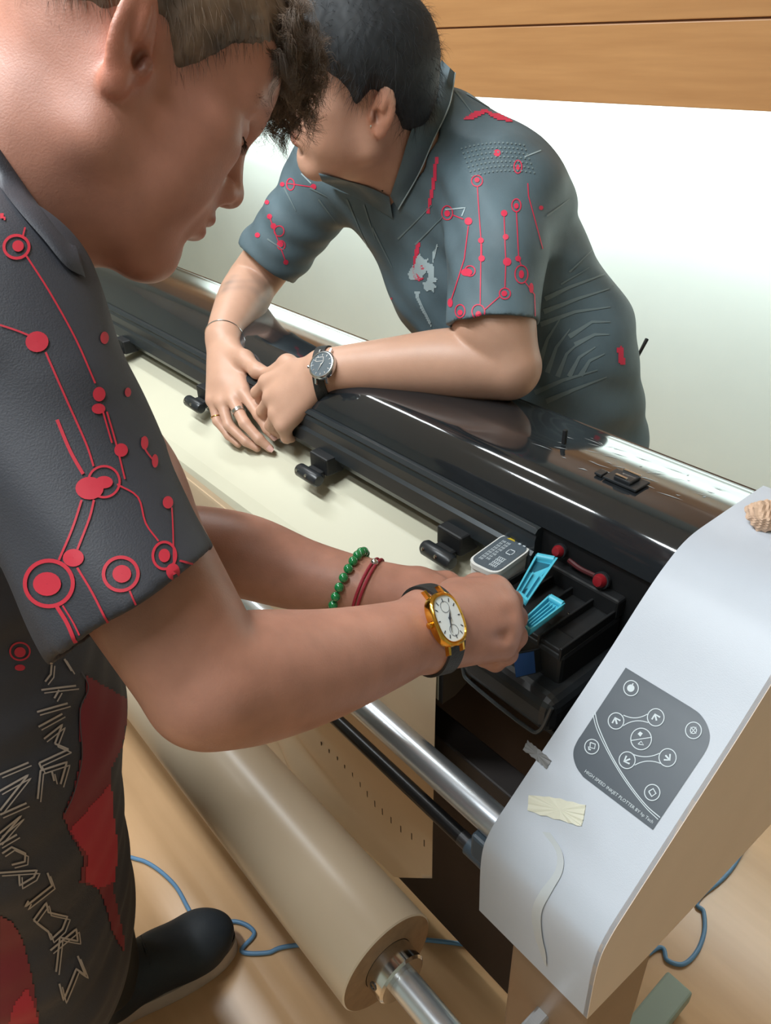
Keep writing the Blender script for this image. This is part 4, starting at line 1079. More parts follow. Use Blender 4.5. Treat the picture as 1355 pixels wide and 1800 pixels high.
# trousers and shoes
TR2 = Body(.006)
for s, kx, fx in ((-1, -.86, -.88), (1, -.66, -.62)):
    TR2.chain([V3(-.805 + s * .060, 1.07, .86), V3(kx, 1.20, .48), V3(fx, 1.26, .10)], [.092, .075, .060], .02)
TR2.cone(V3(-.84, 1.065, .90), V3(-.77, 1.065, .90), .092, .092, .03)
tv_, tq_ = TR2.mesh(); link('trousers', mesh_from('trousers', tv_, tq_), [M_trou2], p2)
def shoe(heel, toe, par):
    d = toe - heel; L_ = np.linalg.norm(d); d = d / L_; s_ = V3(-d[1], d[0], 0); Rm = np.stack([d, s_, V3(0, 0, 1)], 1)
    B = Body(.0035)
    B.cone(heel + d * .05 + V3(0, 0, .055), toe - d * .065 + V3(0, 0, .056), .046, .050, .02)
    B.ell(heel + d * .05 + V3(0, 0, .08), (.055, .044, .055), Rm, .02); B.ell(toe - d * .075 + V3(0, 0, .058), (.080, .056, .046), Rm, .02)
    B.ell(heel + d * .13 + V3(0, 0, .085), (.06, .042, .042), Rm, .03)
    B.cone(heel + d * .06 + V3(0, 0, .13), heel + d * .05 + V3(0, 0, .05), .042, .045, .02)
    B.cut(heel + d * .13 + V3(0, 0, .030), V3(0, 0, -1), .25)
    v, q = B.mesh(); up_ = link('shoe', mesh_from('shoe', v, q), [M_shoe], par)
    ring = []
    for i in range(64):
        a_ = 2 * math.pi * i / 64; u = math.cos(a_); w_ = math.sin(a_)
        wid = .046 + .013 * max(0, min(1, (u + .3)))
        ring.append((heel + d * (L_ / 2 + u * (L_ / 2 + .004)), s_ * (np.sign(w_) * abs(w_) ** .72 * wid)))
    mb = MB(); lv = [(.0, .96), (.004, 1.0), (.030, 1.0), (.036, .97), (.036, .80)]; vs = []
    for z, k_ in lv:
        for p, w_ in ring: r_ = p + w_ * k_; vs.append((r_[0], r_[1], z))
    n = 64; mb.add(vs, [(j * n + i, j * n + (i + 1) % n, (j + 1) * n + (i + 1) % n, (j + 1) * n + i) for j in range(len(lv) - 1) for i in range(n)], 0, True)
    mb.add(vs[:n], [tuple(range(n))[::-1]])
    mb.build('shoe_sole', M_sole, up_)
    lc = MB()
    for k_ in range(3):
        c0 = heel + d * (.125 + .022 * k_) + V3(0, 0, .128 - .008 * k_); lc.tube(smooth_curve([c0 - s_ * .030 - V3(0, 0, .012), c0, c0 + s_ * .030 - V3(0, 0, .012)], 5), .0022, 6)
    lc.build('shoe_lace', M_shoe, up_); return up_
shoe(V3(-.88, 1.33, 0), V3(-.92, 1.07, 0), p2); shoe(V3(-.61, 1.33, 0), V3(-.57, 1.07, 0), p2)

# ============================================================ person changing the ink cartridges
R1 = ortho([[.2121, -.9748, -.0697], [.7110, .1050, .6953], [-.6704, -.1970, .7153]])
t1 = V3(-.6012, .2531, 1.4772)
p1 = empty('person', (-.72, .0, 0))
tag(p1, 'person with curly brown hair in a black red-printed polo bending over the ink carriage', 'person')
B1 = Body(.0022)
T1 = add_head(B1, R1, t1, jowl=2)
NB1 = V3(-.635, .115, 1.372)
RS1, LS1 = at(-30, 545, .475), at(15, 560, .86)
RE1 = at(368, 1200, .487); RW1 = at(752, 1106, .645)
LE1 = at(292, 956, .815); LW1 = at(640, 1032, .775)
B1.cone(T1(-14, 0, -22), NB1, .060, .070, .03); B1.cone(T1(6, 0, -60), NB1 + V3(0, .012, 0), .046, .050, .03)
B1.cone(RS1 + V3(0, 0, -.02), LS1 + V3(0, 0, -.02), .045, .045, .03)
B1.chain([RS1, RS1 + (RE1 - RS1) * .5, RE1], [.056, .0500, .0410], .02)
fm = at(455, 1188, .52); fm2 = at(565, 1168, .562); fm3 = at(680, 1134, .612)
B1.limb([RE1, fm, fm2, fm3, RW1], [.0410, .0430, .0390, .0325, .0268])
B1.chain([LS1, LE1], [.050, .0445], .02)
B1.limb([LE1, at(420, 975, .80), at(530, 1010, .79), LW1], [.043, .0430, .036, .0275])
# right fist: knuckles towards the machine, fingers closed round the cartridge catch
mr = [at(868, 1038, .712), at(886, 1064, .700), at(889, 1098, .690), at(880, 1132, .684)]
fr1 = [([mr[0], at(897, 1058, .752), at(880, 1100, .775), at(850, 1105, .76)], [.0135, .0118, .010, .009]),
       ([mr[1], at(905, 1086, .740), at(890, 1125, .765), at(862, 1125, .75)], [.0136, .0118, .010, .009]),
       ([mr[2], at(905, 1118, .725), at(888, 1150, .748), at(862, 1146, .735)], [.0132, .0115, .0098, .0085]),
       ([mr[3], at(890, 1148, .708), at(870, 1164, .728), at(848, 1158, .718)], [.0122, .0105, .009, .008])]
tr1 = ([RW1 + (mr[0] - RW1) * .2, at(800, 1052, .70), at(838, 1035, .735), at(868, 1050, .765)], [.020, .0165, .0135, .0105])
nb = -ray(840, 1090); nb = nb / np.linalg.norm(nb)
for i, m_ in enumerate(mr):
    st = RW1 + (m_ - np.mean(mr, 0)) * .55 - nb * .004
    B1.cone(st, m_ - nb * .004, .0215, .0150, .012)
    B1.cone(st * .45 + m_ * .55 + nb * .0125, m_ + nb * .0105, .0036, .0062, .006)      # tendon rising to the knuckle
    B1.chain(fr1[i][0], fr1[i][1], .004)
for i in range(3):
    md = (mr[i] + mr[i + 1]) / 2; B1.cone(md + nb * .0185, md * .62 + RW1 * .38 + nb * .0195, .0062, .0030, .008, 's')
B1.chain(tr1[0], tr1[1], .010)
cm_ = np.mean(mr, 0); B1.cone(RW1, RW1 * .25 + cm_ * .75 - nb * .012, .027, .026, .016)
B1.cone(mr[0] * .75 + mr[1] * .25 - nb * .002, mr[0] * .3 + RW1 * .7, .010, .018, .012)
# left hand behind it, steadying the carriage
mlh = [at(768, 1034, .775), at(762, 1046, .765), at(756, 1058, .765), at(748, 1068, .765)]
fl1 = [([m_, m_ + (at(830, 1060, .79) - m_) * .6, at(845 - i * 6, 1078 + i * 8, .80), at(838 - i * 6, 1098 + i * 8, .80)], [.0115, .010, .009, .0078]) for i, m_ in enumerate(mlh)]
tl1 = ([LW1 + (mlh[0] - LW1) * .3, at(735, 1024, .79), at(785, 1026, .80), at(820, 1040, .80)], [.018, .014, .0115, .0095])
hand(B1, LW1, mlh, fl1, tl1, -ray(720, 1040), .032)
v, q = B1.mesh(); v = relax(v, q, 2)
tint = head_tint(v, R1, t1, np.ones((len(v), 3)), lip=(.86, .70, .70))
brows_lashes(R1, T1, p1)
body1 = link('body', mesh_from('body', v, q, tint=tint), [M_skin1], p1)
# polo shirt
S1 = Body(.0032)
sx = LS1 - RS1; sx /= np.linalg.norm(sx); fw = np.cross(V3(0, 0, 1), sx); fw = -fw if fw[1] < 0 else fw; fw /= np.linalg.norm(fw)
HIP, WST, CHE = V3(-.672, -.020, .66), V3(-.672, .020, .98), V3(-.690, .065, 1.20)
S1.chain([HIP, WST, CHE, (RS1 + LS1) / 2 + V3(0, -.02, -.02)], [.175, .175, .165, .12], .06, sq=(fw, 1.30))
S1.chain([NB1 + V3(0, 0, -.015), RS1], [.068, .064], .05); S1.chain([NB1 + V3(0, 0, -.015), LS1], [.062, .055], .05)
hem1 = at(238, 1062, .465); hd1 = hem1 - RS1; hem1l = LS1 + (LE1 - LS1) * .70
S1.sleeve([RS1, RS1 + hd1 * .5, RS1 + hd1 * 1.25], [.066, .0605, .0570], hem1, hemplane((357, 960), (120, 1160), hd1), .0515, deep=.012)
S1.sleeve([LS1, LS1 + (LE1 - LS1) * .8], [.056, .054], hem1l, LE1 - LS1, .0485)
ax1 = T1(-14, 0, -22) - NB1; ax1 /= np.linalg.norm(ax1)
S1.cone(NB1 + ax1 * .025, NB1 + ax1 * .14, .074, .070, .002, 's')
S1.post = lambda P, f: f - folds(P, [((2.4, -1, -2), 14, .0018, 0), ((1, 2, 3), 18, .0014, 1), ((2, .8, 3.0), 40, .0009, 2)]).astype(np.float32)
sv, sq_ = S1.mesh(); sv = relax(sv, sq_, 2)
PR = Print(sv, sq_, .0007)
k4 = lambda x, y: (x * .4556, 360 + y * .4556)
k3 = lambda x, y: (x * .3665, 1140 + y * .3665)
for (x, y, rx, ry) in ((68, 162, 22, 22), (142, 530, 44, 40), (380, 732, 24, 28), (378, 788, 26, 20), (400, 515, 16, 24), (465, 948, 26, 26), (345, 1095, 54, 44), (400, 1072, 34, 24), (285, 1362, 40, 34), (185, 1462, 54, 46), (470, 1425, 36, 34), (632, 1355, 22, 26), (665, 1415, 26, 30), (645, 1150, 20, 24), (75, 1725, 22, 20), (75, 1785, 20, 12), (490, 725, 12, 18), (595, 990, 12, 26), (555, 920, 14, 26)):
    PR.disk(*k4(x, y), rx * .4556, ry * .4556, 1)
for (x, y, rx, ry, w) in ((62, 165, 48, 44, 5), (400, 1070, 60, 60, 4), (192, 1460, 92, 88, 7), (466, 1425, 66, 64, 6), (632, 1355, 44, 52, 4.5), (75, 1722, 38, 34, 3)):
    PR.ring(*k4(x, y), rx * .4556, ry * .4556, w, 1)
for pl, w in (([(100, 200), (190, 340), (290, 520), (365, 690)], 3.2), ([(0, 465), (60, 485), (110, 505)], 3.4), ([(175, 570), (250, 740), (330, 920), (360, 1010)], 3.6), ([(220, 830), (270, 950), (320, 1040)], 6), ([(315, 1140), (280, 1250), (230, 1370)], 4), ([(362, 1140), (345, 1210), (300, 1330)], 4), ([(395, 800), (430, 920)], 3), ([(410, 800), (445, 920), (480, 1060)], 3), ([(450, 1080), (530, 1130), (560, 1230), (610, 1300)], 3), ([(660, 1170), (665, 1260), (668, 1390)], 2.6), ([(300, 1400), (360, 1500), (420, 1620)], 4), ([(220, 1545), (265, 1620), (300, 1710)], 7), ([(245, 1545), (290, 1620), (325, 1700)], 3), ([(500, 1490), (530, 1560)], 3.4), ([(690, 1375), (740, 1385)], 3.5), ([(85, 130), (95, 90)], 3), ([(545, 900), (560, 950), (600, 1000)], 3)):
    PR.line([k4(*p) for p in smooth_curve([(p[0], p[1], 0) for p in pl], 4) for p in [(p[0], p[1])]], w, 1)
PR.area([k4(*p) for p in ((0, 30), (10, 40), (25, 65), (0, 55))], 1, 3)
# red side panel and lettering on the front
PR.area([k3(*p) for p in ((410, 130), (520, 190), (600, 240), (612, 330), (580, 480), (525, 590), (535, 760), (555, 900), (560, 980), (540, 1150), (600, 1420), (590, 1450), (540, 1370), (500, 1220), (470, 1150), (380, 1120), (400, 1000), (330, 880), (300, 800), (350, 680), (385, 520), (375, 300), (415, 220))], 3, 4)
PR.lift = .0010
PR.area([k3(*p) for p in ((480, 700), (530, 640), (535, 760), (555, 900), (560, 980), (545, 1120), (470, 1150), (400, 1110), (420, 1000), (330, 870), (400, 790))], 1, 4)
PR.lift = .0007
PR.area([k3(*p) for p in ((0, 1280), (60, 1310), (110, 1400), (150, 1560), (190, 1800), (0, 1800))], 3, 4)
PR.lift = .0010
PR.area([k3(*p) for p in ((70, 1700), (130, 1620), (165, 1720), (190, 1800), (40, 1800))], 1, 4)
PR.lift = .0013
for pl in ([(250, 65), (245, 130), (218, 165)], [(305, 50), (345, 115)], [(200, 205), (365, 185)], [(285, 205), (262, 245)], [(180, 310), (325, 268)], [(187, 380), (300, 318)], [(213, 438), (300, 370), (265, 462)], [(190, 555), (330, 490)], [(265, 462), (330, 490)], [(190, 555), (205, 590)], [(183, 725), (197, 592), (322, 550), (292, 655)], [(250, 592), (262, 640)],
           [(0, 610), (140, 552)], [(0, 690), (138, 612), (5, 780)], [(5, 800), (130, 745)], [(0, 890), (105, 805), (0, 930)], [(0, 945), (85, 895)], [(15, 985), (60, 955), (125, 985), (122, 1025), (60, 1040)], [(0, 1078), (180, 1068), (165, 1100), (98, 1140), (95, 1085)], [(230, 1080), (252, 1140), (125, 1240), (140, 1212)], [(165, 1305), (225, 1222), (235, 1268), (325, 1290), (302, 1350), (248, 1400), (235, 1360), (165, 1305)], [(245, 1452), (368, 1350), (375, 1408), (290, 1390), (272, 1555)], [(375, 1480), (412, 1572), (368, 1542), (308, 1690), (288, 1612)]):
    P_ = [k3(*p) for p in pl]
    PR.line([(x - 2.6, y - 2.8) for x, y in P_], 3.4, 2, 3); PR.line([(x + 2.6, y + 2.8) for x, y in P_], 2.2, 2, 3)
PR.line([k3(*p) for p in smooth_curve([(385, 110, 0), (418, 190, 0), (378, 300, 0), (388, 520, 0), (350, 690, 0), (305, 790, 0)], 5) for p in [(p[0], p[1])]], 1.6, 4, 4)
shirt1 = link('polo_shirt', mesh_from('polo_shirt', sv, sq_, PR.extra()), [M_shirt1, M_pr_red, M_pr_cream, M_pr_dred, mat('dark_grey_piping', (78, 78, 86), .6)], p1)
# hair: short sides, curly fringe hanging over the forehead
fringe = [(at(392, 14, .585), V3(.040, .045, .030), .02), (at(432, 46, .60), V3(.034, .045, .032), .02), (at(470, 84, .615), V3(.025, .040, .030), .02), (at(495, 128, .625), V3(.017, .030, .029), .016), (at(500, 170, .63), V3(.012, .022, .018), .012)]
hv, hq = hair_cap(R1, t1, 4, extra=fringe, h=.0024, noise=.0009)
nr = vnormals(hv, hq); loc = (hv - t1) @ R1 / MM
front = (loc[:, 0] > 62) 
i1 = np.nonzero(~front)[0]; i2 = np.nonzero(front)[0]
s1_ = rng.choice(i1, 9000); s2_ = rng.choice(i2, 5500)
a1, b1 = strands(hv[s1_] - nr[s1_] * .001, nr[s1_], np.tile(-R1[:, 2] * .8 + R1[:, 0] * .5, (len(s1_), 1)), .010, .00020, seg=3, up=.16, jitter=.22)
a2, b2 = strands(hv[s2_] - nr[s2_] * .002, nr[s2_], np.tile(R1[:, 0] * .5 - R1[:, 2] * .6, (len(s2_), 1)), .024, .00030, curl=.0050, seg=12, up=.45, jitter=.35, freq=1.5, clump=230)
cr_ = np.repeat(np.array([at(490, 205, .63), at(484, 195, .63)]), 14, 0) + rng.normal(0, .002, (28, 3))
a3, b3 = strands(cr_, np.tile(-UPV, (28, 1)), np.tile(-UPV, (28, 1)), .016, .00018, curl=.004, seg=12, freq=1.5, jitter=.2)
link('hair', mesh_from('hair', hv, hq, [(a1, b1, 0), (a2, b2, 0), (a3, b3, 0)]), [M_hair1], p1)
# trousers and shoes
TR = Body(.005)
TR.chain([V3(-.745, -.01, .80), V3(-.885, .07, .46), V3(-.890, .06, .10)], [.095, .078, .062], .02)
TR.chain([V3(-.65, -.04, .80), V3(-.66, -.06, .46), V3(-.68, -.13, .10)], [.095, .078, .060], .02)
TR.cone(V3(-.71, -.01, .82), V3(-.65, -.03, .82), .095, .095, .03)
tv_, tq_ = TR.mesh(); link('trousers', mesh_from('trousers', tv_, tq_), [M_trou], p1)
shoe(V3(-.892, .010, 0), V3(-.852, .285, 0), p1); shoe(V3(-.69, -.19, 0), V3(-.66, .07, 0), p1)

# ============================================================ collars, watches, bracelets, rings and other small things
def world_bvh(*objs):
    vs, fs = [], []
    for o in objs:
        b0 = len(vs); vs += [tuple(v.co) for v in o.data.vertices]; fs += [tuple(i + b0 for i in p.vertices) for p in o.data.polygons]
    return BVHTree.FromPolygons(vs, fs)
BV1, BV2 = world_bvh(body1), world_bvh(body2)
def drape(name, inner, outer, bvh, m, par, lift, th=.0022, nu=40, nv=8, extra=None):
    """a folded strip of cloth lying over the surface between two surveyed edge lines"""
    I = smooth_curve([(x, y, 0) for x, y in inner], 8); O = smooth_curve([(x, y, 0) for x, y in outer], 8)
    def samp(C, t): f = t * (len(C) - 1); i = min(int(f), len(C) - 2); return C[i] + (C[i + 1] - C[i]) * (f - i)
    top = np.zeros((nu + 1, nv + 1, 3)); dep = np.full((nu + 1, nv + 1), np.nan)
    for i in range(nu + 1):
        for j in range(nv + 1):
            p = samp(I, i / nu) + (samp(O, i / nu) - samp(I, i / nu)) * j / nv
            r = ray(p[0], p[1]); hit, nr, k_, ds = bvh.ray_cast(Vector(CAM), Vector(r).normalized())
            if hit is not None: dep[i, j] = (np.array(hit) - CAM) @ FWD
            top[i, j] = (p[0], p[1], 0)
    # keep the strip smooth and in front of the cloth
    med = np.nanmedian(dep)
    for j in range(nv + 1):
        col = dep[:, j]; ok = ~np.isnan(col)
        col[:] = np.interp(np.arange(nu + 1), np.nonzero(ok)[0], col[ok]) if ok.any() else med
    for _ in range(6):
        sm = dep.copy(); sm[1:-1] = (dep[:-2] + dep[1:-1] * 2 + dep[2:]) / 4; s2_ = sm.copy(); s2_[:, 1:-1] = (sm[:, :-2] + 2 * sm[:, 1:-1] + sm[:, 2:]) / 4
        dep = np.minimum(dep, s2_)
    V_ = [at(top[i, j, 0], top[i, j, 1], dep[i, j] - lift - (.004 * math.sin(math.pi * j / nv))) for i in range(nu + 1) for j in range(nv + 1)]
    W_ = nv + 1; fs = [(i * W_ + j, i * W_ + j + 1, (i + 1) * W_ + j + 1, (i + 1) * W_ + j) for i in range(nu) for j in range(nv)]
    B_ = [v + FWD * th for v in V_]; n0 = len(V_)
    mb = MB(); mb.add(V_ + B_, fs + [tuple(k + n0 for k in f[::-1]) for f in fs], 0, True)
    edge = [i * W_ for i in range(nu + 1)] + [nu * W_ + j for j in range(1, nv + 1)] + [i * W_ + nv for i in range(nu - 1, -1, -1)] + [j for j in range(nv - 1, 0, -1)]
    mb.add([], [], 0); bs_ = len(mb.v) - 2 * n0
    mb.f += [(edge[k] + bs_, edge[(k + 1) % len(edge)] + bs_, edge[(k + 1) % len(edge)] + n0 + bs_, edge[k] + n0 + bs_) for k in range(len(edge))]; mb.m += [0] * len(edge); mb.s += [True] * len(edge)
    return mb.build(name, m, par, angle=60), V_, W_, nu, nv
BS2 = world_bvh(body2, shirt2); BS1 = world_bvh(body1, shirt1)
col2, V_, W_, nu, nv = drape('collar', [(776, 105), (748, 180), (722, 232), (704, 290), (686, 344)], [(800, 128), (790, 185), (762, 245), (736, 305), (700, 368)], BS2, [M_shirt2], shirt2, .006)
pm_ = MB(); pm_.tube([V_[i * W_ + nv] for i in range(nu + 1)], .0011, 8); pm_.build('collar_piping', [M_pr_pale], col2)
drape('collar', [(560, 304), (610, 318), (650, 330), (684, 346)], [(566, 318), (612, 340), (652, 360), (690, 384)], BS2, [M_shirt2], shirt2, .005)
drape('collar', [(-8, 252), (40, 322), (80, 378), (118, 424), (134, 432)], [(-8, 318), (34, 372), (76, 420), (116, 468), (148, 486)], BS1, [M_shirt1], shirt1, .004)

def band(bvh, c, axis, width, th, lift, nseg=48, name=None, mats=None, par=None, nw=4, crown=0.0):
    """strap round a wrist: follows the skin all the way round"""
    axis = axis / np.linalg.norm(axis); u = np.cross(axis, V3(0, 0, 1)); u /= np.linalg.norm(u); w = np.cross(axis, u)
    R_ = np.zeros((nseg, nw + 1))
    for k in range(nseg):
        a_ = 2 * math.pi * k / nseg; d = u * math.cos(a_) + w * math.sin(a_)
        for j in range(nw + 1):
            o = c + axis * (j / nw - .5) * width; hit, nr, i_, ds = bvh.ray_cast(Vector(o + d * .07), Vector(-d), .07)
            R_[k, j] = (.07 - ds) if hit is not None else .028
    m_ = np.median(R_); R_ = np.clip(R_, m_ * .6, m_ * 1.35)
    for _ in range(3): R_ = np.maximum(R_, (np.roll(R_, 1, 0) + R_ + np.roll(R_, -1, 0)) / 3)
    pts = lambda off: [c + axis * (j / nw - .5) * width + (u * math.cos(2 * math.pi * k / nseg) + w * math.sin(2 * math.pi * k / nseg)) * (R_[k, j] + off) for k in range(nseg) for j in range(nw + 1)]
    W_ = nw + 1; n = nseg * W_; A, B_ = pts(lift), pts(lift + th)
    fo = [(k * W_ + j, ((k + 1) % nseg) * W_ + j, ((k + 1) % nseg) * W_ + j + 1, k * W_ + j + 1) for k in range(nseg) for j in range(nw)]
    fs = [tuple(i + n for i in f) for f in fo] + [f[::-1] for f in fo]
    for j in (0, nw): fs += [(k * W_ + j, ((k + 1) % nseg) * W_ + j, n + ((k + 1) % nseg) * W_ + j, n + k * W_ + j) for k in range(nseg)]
    if name: return MB().add(A + B_, fs, 0, True).build(name, mats, par, angle=50)
    return u, w, R_
M_gold = mat('gold_case', (226, 172, 74), .18, metal=1.0); M_dialw = mat('white_dial', (226, 232, 232), .25, coat=.6)
M_strap = mat('black_leather_strap', (36, 38, 38), .5, bump=.3, bscale=500); M_ink = mat('dark_dial_print', (60, 66, 76), .4)
M_steel = mat('steel_case', (206, 212, 216), .2, metal=1.0); M_dialb = mat('dark_grey_dial', (92, 103, 110), .2, coat=.6)
M_silver = mat('silver', (222, 222, 222), .2, metal=1.0)

def watch(bvh, c, axis, nrm, ra, rc, par_e, m_case, m_dial, m_mark, strap_w, sq_pow, sub):
    """axis: along the forearm; nrm: out of the dial; ra / rc: half sizes along / across the arm"""
    n = nrm / np.linalg.norm(nrm); a_ = axis - n * (axis @ n); a_ /= np.linalg.norm(a_); cc = np.cross(n, a_)
    P = lambda u, v, h: c + a_ * u + cc * v + n * h
    N = 48
    def sup(t, k): 
        x, y = math.cos(t), math.sin(t); return (np.sign(x) * abs(x) ** (2 / sq_pow) * ra * k, np.sign(y) * abs(y) ** (2 / sq_pow) * rc * k)
    prof = [(-.0045, .80), (-.004, .96), (.0015, 1.0), (.0035, .97), (.0048, .90), (.0050, .84), (.0036, .82)]
    mb = MB(); vs = [P(*sup(2 * math.pi * i / N, k), h) for h, k in prof for i in range(N)]
    mb.add(vs, [(j * N + i, j * N + (i + 1) % N, (j + 1) * N + (i + 1) % N, (j + 1) * N + i) for j in range(len(prof) - 1) for i in range(N)], 0, True)
    mb.add(vs[:N], [tuple(range(N))[::-1]])
    mb.build('case', m_case, par_e, angle=30)
    d = MB(); dv = [P(*sup(2 * math.pi * i / N, .83), .0037) for i in range(N)]; d.add(dv, [tuple(range(N))], 0); d.build('dial', m_dial, par_e)
    mk = MB()
    for h_ in range(12):
        t = 2 * math.pi * h_ / 12; ex = np.array(sup(t, .74)); inn = np.array(sup(t, .60)); w_ = np.array([-(ex - inn)[1], (ex - inn)[0]]); w_ = w_ / np.linalg.norm(w_) * .00045
        mk.add([P(*(ex + w_), .0041), P(*(ex - w_), .0041), P(*(inn - w_), .0041), P(*(inn + w_), .0041)], [(0, 1, 2, 3)], 0)
    if sub:
        for v0 in (-.45, .42):
            for i in range(24):
                t0, t1 = 2 * math.pi * i / 24, 2 * math.pi * (i + 1) / 24; q = lambda t, r: P(math.cos(t) * r, v0 * rc + math.sin(t) * r, .0041)
                mk.add([q(t0, .0048), q(t1, .0048), q(t1, .0044), q(t0, .0044)], [(0, 1, 2, 3)], 0)
    else:
        for (u0, v0, u1, v1) in ((-.5, .22, .12, .26), (-.5, .50, .12, .54), (-.5, .22, -.46, .54), (.08, .22, .12, .54)):
            mk.add([P(u0 * ra, v0 * rc, .0041), P(u1 * ra, v0 * rc, .0041), P(u1 * ra, v1 * rc, .0041), P(u0 * ra, v1 * rc, .0041)], [(0, 1, 2, 3)], 0)
    mk.build('dial_marks', m_mark, par_e)
    hd = MB()
    for t, L_, w_ in ((-2.0, .55, .0007), (.9, .36, .0009)):
        ex = np.array([math.cos(t) * L_ * ra, math.sin(t) * L_ * rc]); w2 = np.array([-ex[1], ex[0]]) / np.linalg.norm(ex) * w_
        hd.poly([P(*(ex), .0044), P(*(w2), .0044), P(*(-ex * .15), .0044), P(*(-w2), .0044)], .0004, n)
    hd.tube([P(0, 0, .0042), P(0, 0, .0052)], .0012, 12); hd.build('hands', m_mark, par_e)
    cr = MB(); cr.lathe([(0, 0), (0, .0022), (.0008, .0027), (.0032, .0027), (.0036, .0022), (.0036, 0)], P(-ra * 1.0, 0, .0), -a_, 20); cr.build('crown', m_case, par_e)
    for sv_ in (1, -1):
        for su in (1, -1):
            lg = MB(); lg.poly([P(su * strap_w * .55, sv_ * rc * .86, -.003), P(su * strap_w * .40, sv_ * rc * .9, -.003), P(su * strap_w * .42, sv_ * rc * 1.22, -.006), P(su * strap_w * .55, sv_ * rc * 1.20, -.006)], .0042, n)
            lg.build('lug', m_case, par_e)
def arm_hit(bvh, x, y):
    r = ray(x, y); h_, nr, i_, ds = bvh.ray_cast(Vector(CAM), Vector(r).normalized()); return np.array(h_), np.array(nr)
# gold watch on the near wrist
ax_ = RW1 - fm3; ax_ /= np.linalg.norm(ax_)
wc, wn = arm_hit(BV1, 776, 1092)
w1 = empty('wristwatch', wc); tag(w1, 'gold oval wristwatch with white dial and black strap on the wrist over the ink carriage', 'watch')
dn = -ray(785, 1090) / np.linalg.norm(ray(785, 1090)) * .70 + RGT * .62 + UPV * .25
band(BV1, RW1 + ax_ * .004, ax_ + UPV * -.10 + RGT * .22, .017, .0022, .0006, name='strap', mats=[M_strap], par=w1)
watch(BV1, wc + dn / np.linalg.norm(dn) * .0055, ax_, dn, .0168, .0225, w1, M_gold, M_dialw, M_ink, .017, 2.6, True)
# steel watch on the other person
ax2_ = LW2 - (LE2 + (LW2 - LE2) * .6); ax2_ /= np.linalg.norm(ax2_)
wc2, wn2 = arm_hit(BV2, 570, 645)
w2 = empty('wristwatch', wc2); tag(w2, 'round steel wristwatch with dark dial on the wrist resting on the hood', 'watch')
dn2 = -FWD * .84 - RGT * .40 + UPV * .25
band(BV2, LW2 + ax2_ * .000, ax2_ - UPV * .05, .018, .0022, .0006, name='strap', mats=[M_strap], par=w2)
watch(BV2, wc2 + dn2 / np.linalg.norm(dn2) * .005, -ax2_, dn2, .0215, .0225, w2, M_steel, M_dialb, M_silver, .019, 2.0, False)
bkl = MB(); q_, _n = arm_hit(BV2, 583, 690); bkl.box((-.005, -.002, -.004), (.005, .002, .004), .001, R=np.eye(3), o=q_ + V3(0, -.002, -.006)); bkl.build('buckle', M_steel, w2)
# bracelets on the far wrist: green beads and a red cord
M_jade = mat('green_glass_bead', (28, 128, 70), .08, coat=.8, var=.15, scale=120); M_cord = mat('red_cord', (150, 32, 48), .6, bump=.3, bscale=900)
axl = LW1 - at(530, 1010, .79); axl /= np.linalg.norm(axl)
bcn = LW1 - axl * .016
be = empty('bead_bracelet', bcn); tag(be, 'green glass bead bracelet on the far wrist of the bending person', 'bracelet')
u_, w_, R_ = band(BV1, bcn, axl - UPV * .25, .004, .002, 0, nseg=48)
nb0 = 22; first = None
rad_at = lambda a_: R_[int(round(a_ / (2 * math.pi) * 48)) % 48, 2]
M_n = 22
for k_ in range(M_n):
    a_ = 2 * math.pi * k_ / M_n; p = bcn + (u_ * math.cos(a_) + w_ * math.sin(a_)) * (np.median(R_) * .35 + rad_at(a_) * .65 + .0047)
    if first is None:
        bm = bmesh.new(); bmesh.ops.create_uvsphere(bm, u_segments=20, v_segments=12, radius=.0049); first = MB().bm(bm, 0, True).build('bead', M_jade, be)
        first.location = tuple(p)
    else:
        o = first.copy(); COL.objects.link(o); o.location = tuple(p)
rc_ = LW1 + axl * .004
rb = empty('cord_bracelet', rc_); tag(rb, 'thin red cord bracelet with a silver stud beside the green beads', 'bracelet')
u_, w_, R_ = band(BV1, rc_, axl - UPV * .2, .004, .002, 0, nseg=48)
for off in (-.0022, .0022):
    pts = [rc_ + axl * off + (u_ * math.cos(2 * math.pi * k / 48) + w_ * math.sin(2 * math.pi * k / 48)) * (R_[k % 48, 2] + .0012) for k in range(49)]
    MB().tube(pts, .0016, 8, cap=False).build('cord', M_cord, rb)
kt = min(range(48), key=lambda k: proj_y(rc_ + (u_ * math.cos(2 * math.pi * k / 48) + w_ * math.sin(2 * math.pi * k / 48)) * R_[k, 2]) if True else 0) if False else max(range(48), key=lambda k: (u_ * math.cos(2 * math.pi * k / 48) + w_ * math.sin(2 * math.pi * k / 48)) @ (UPV * .9 - FWD * .35))
sp0 = rc_ + (u_ * math.cos(2 * math.pi * kt / 48) + w_ * math.sin(2 * math.pi * kt / 48)) * (R_[kt, 2] + .0025)
bm = bmesh.new(); bmesh.ops.create_uvsphere(bm, u_segments=16, v_segments=10, radius=.0038); [setattr(v, 'co', v.co + Vector(sp0)) for v in bm.verts]
MB().bm(bm, 0, True).build('silver_stud', M_silver, rb)
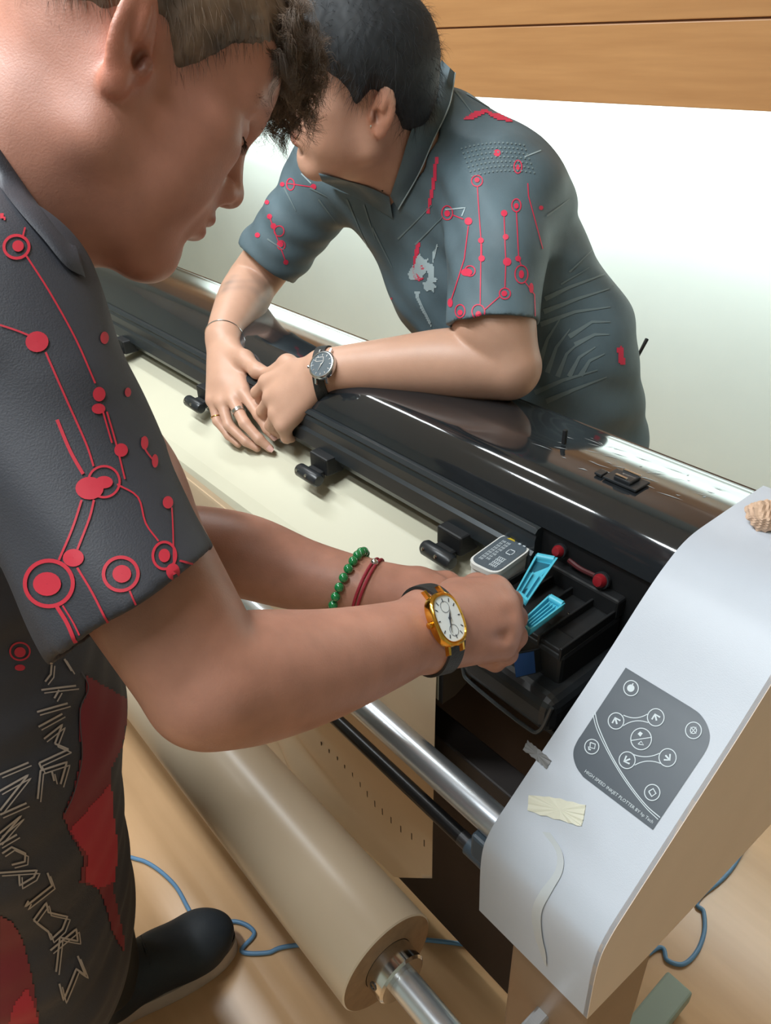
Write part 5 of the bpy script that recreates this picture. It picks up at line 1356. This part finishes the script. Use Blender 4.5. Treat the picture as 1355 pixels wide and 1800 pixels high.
# thin chain bracelet, rings and earring of the leaning person
cbx = RW2 + (RE2 - RW2) / np.linalg.norm(RE2 - RW2) * .004
u_, w_, R_ = band(BV2, cbx, RE2 - RW2 + V3(0, 0, .02), .004, .002, 0, nseg=48)
pts = [cbx + (u_ * math.cos(2 * math.pi * k / 48) + w_ * math.sin(2 * math.pi * k / 48)) * (R_[k % 48, 2] + .0006) for k in range(49)]
tag(MB().tube(pts, .0009, 6, cap=False).build('chain_bracelet', M_silver), 'thin pale chain bracelet on the tattooed forearm wrist', 'bracelet')
def finger_ring(p0, p1, f, r, w, th, name, m_, lab_):
    c = p0 + (p1 - p0) * f; ax_ = (p1 - p0) / np.linalg.norm(p1 - p0)
    o = MB().lathe([(-w / 2, r), (-w / 2, r + th), (w / 2, r + th), (w / 2, r), (-w / 2, r)], c, ax_, 32).build(name, m_, angle=30); return tag(o, lab_, 'ring')
finger_ring(f_[1][0][0], f_[1][0][1], .50, .0099, .0062, .0014, 'finger_ring', M_silver, 'wide patterned silver ring on the middle finger hanging over the hood edge')
finger_ring(f_[3][0][0], f_[3][0][1], .80, .0085, .0014, .0008, 'finger_ring', M_gold, 'thin gold ring on the little finger hanging over the hood edge')
ep_ = T2(2, 80, -30)
er = MB().lathe([(-.0014, .0042), (0, .0058), (.0014, .0042), (0, .0034), (-.0014, .0042)], at(651, 219, (ep_ - CAM) @ FWD - .004), RGT * .9 + FWD * .3, 24).build('earring', M_silver)
tag(er, 'small silver hoop earring in the ear of the black-haired person', 'earring')
# radio clipped at the back of the leaning person, only its aerial showing
ra = empty('two_way_radio', at(1092, 700, 1.34)); tag(ra, 'dark radio with thin upright aerial at the leaning person\'s back waist', 'radio')
rbx = MB(); rbx.box((-.03, -.012, -.05), (.022, .012, .030), .005, R=np.stack([RGT, FWD, UPV], 1), o=at(1078, 700, 1.34)); rbx.build('radio_body', M_blk2, ra)
MB().tube([at(1096, 672, 1.34), at(1118, 632, 1.34), at(1137, 596, 1.34)], [.0030, .0026, .0034], 10).build('aerial', M_blk2, ra)

# ------------------------------------------------------------------ give single-mesh things their own origin at the base
bpy.context.view_layer.update()
for o in list(COL.objects):
    if o.type == 'MESH' and o.parent is None and not o.children and o.get('kind') != 'structure':
        n = len(o.data.vertices); co = np.zeros(n * 3, np.float32); o.data.vertices.foreach_get('co', co); co = co.reshape(-1, 3)
        c = np.array([(co[:, 0].min() + co[:, 0].max()) / 2, (co[:, 1].min() + co[:, 1].max()) / 2, co[:, 2].min()])
        o.data.vertices.foreach_set('co', (co - c).astype(np.float32).reshape(-1)); o.data.update(); o.location = tuple(float(x) for x in c)
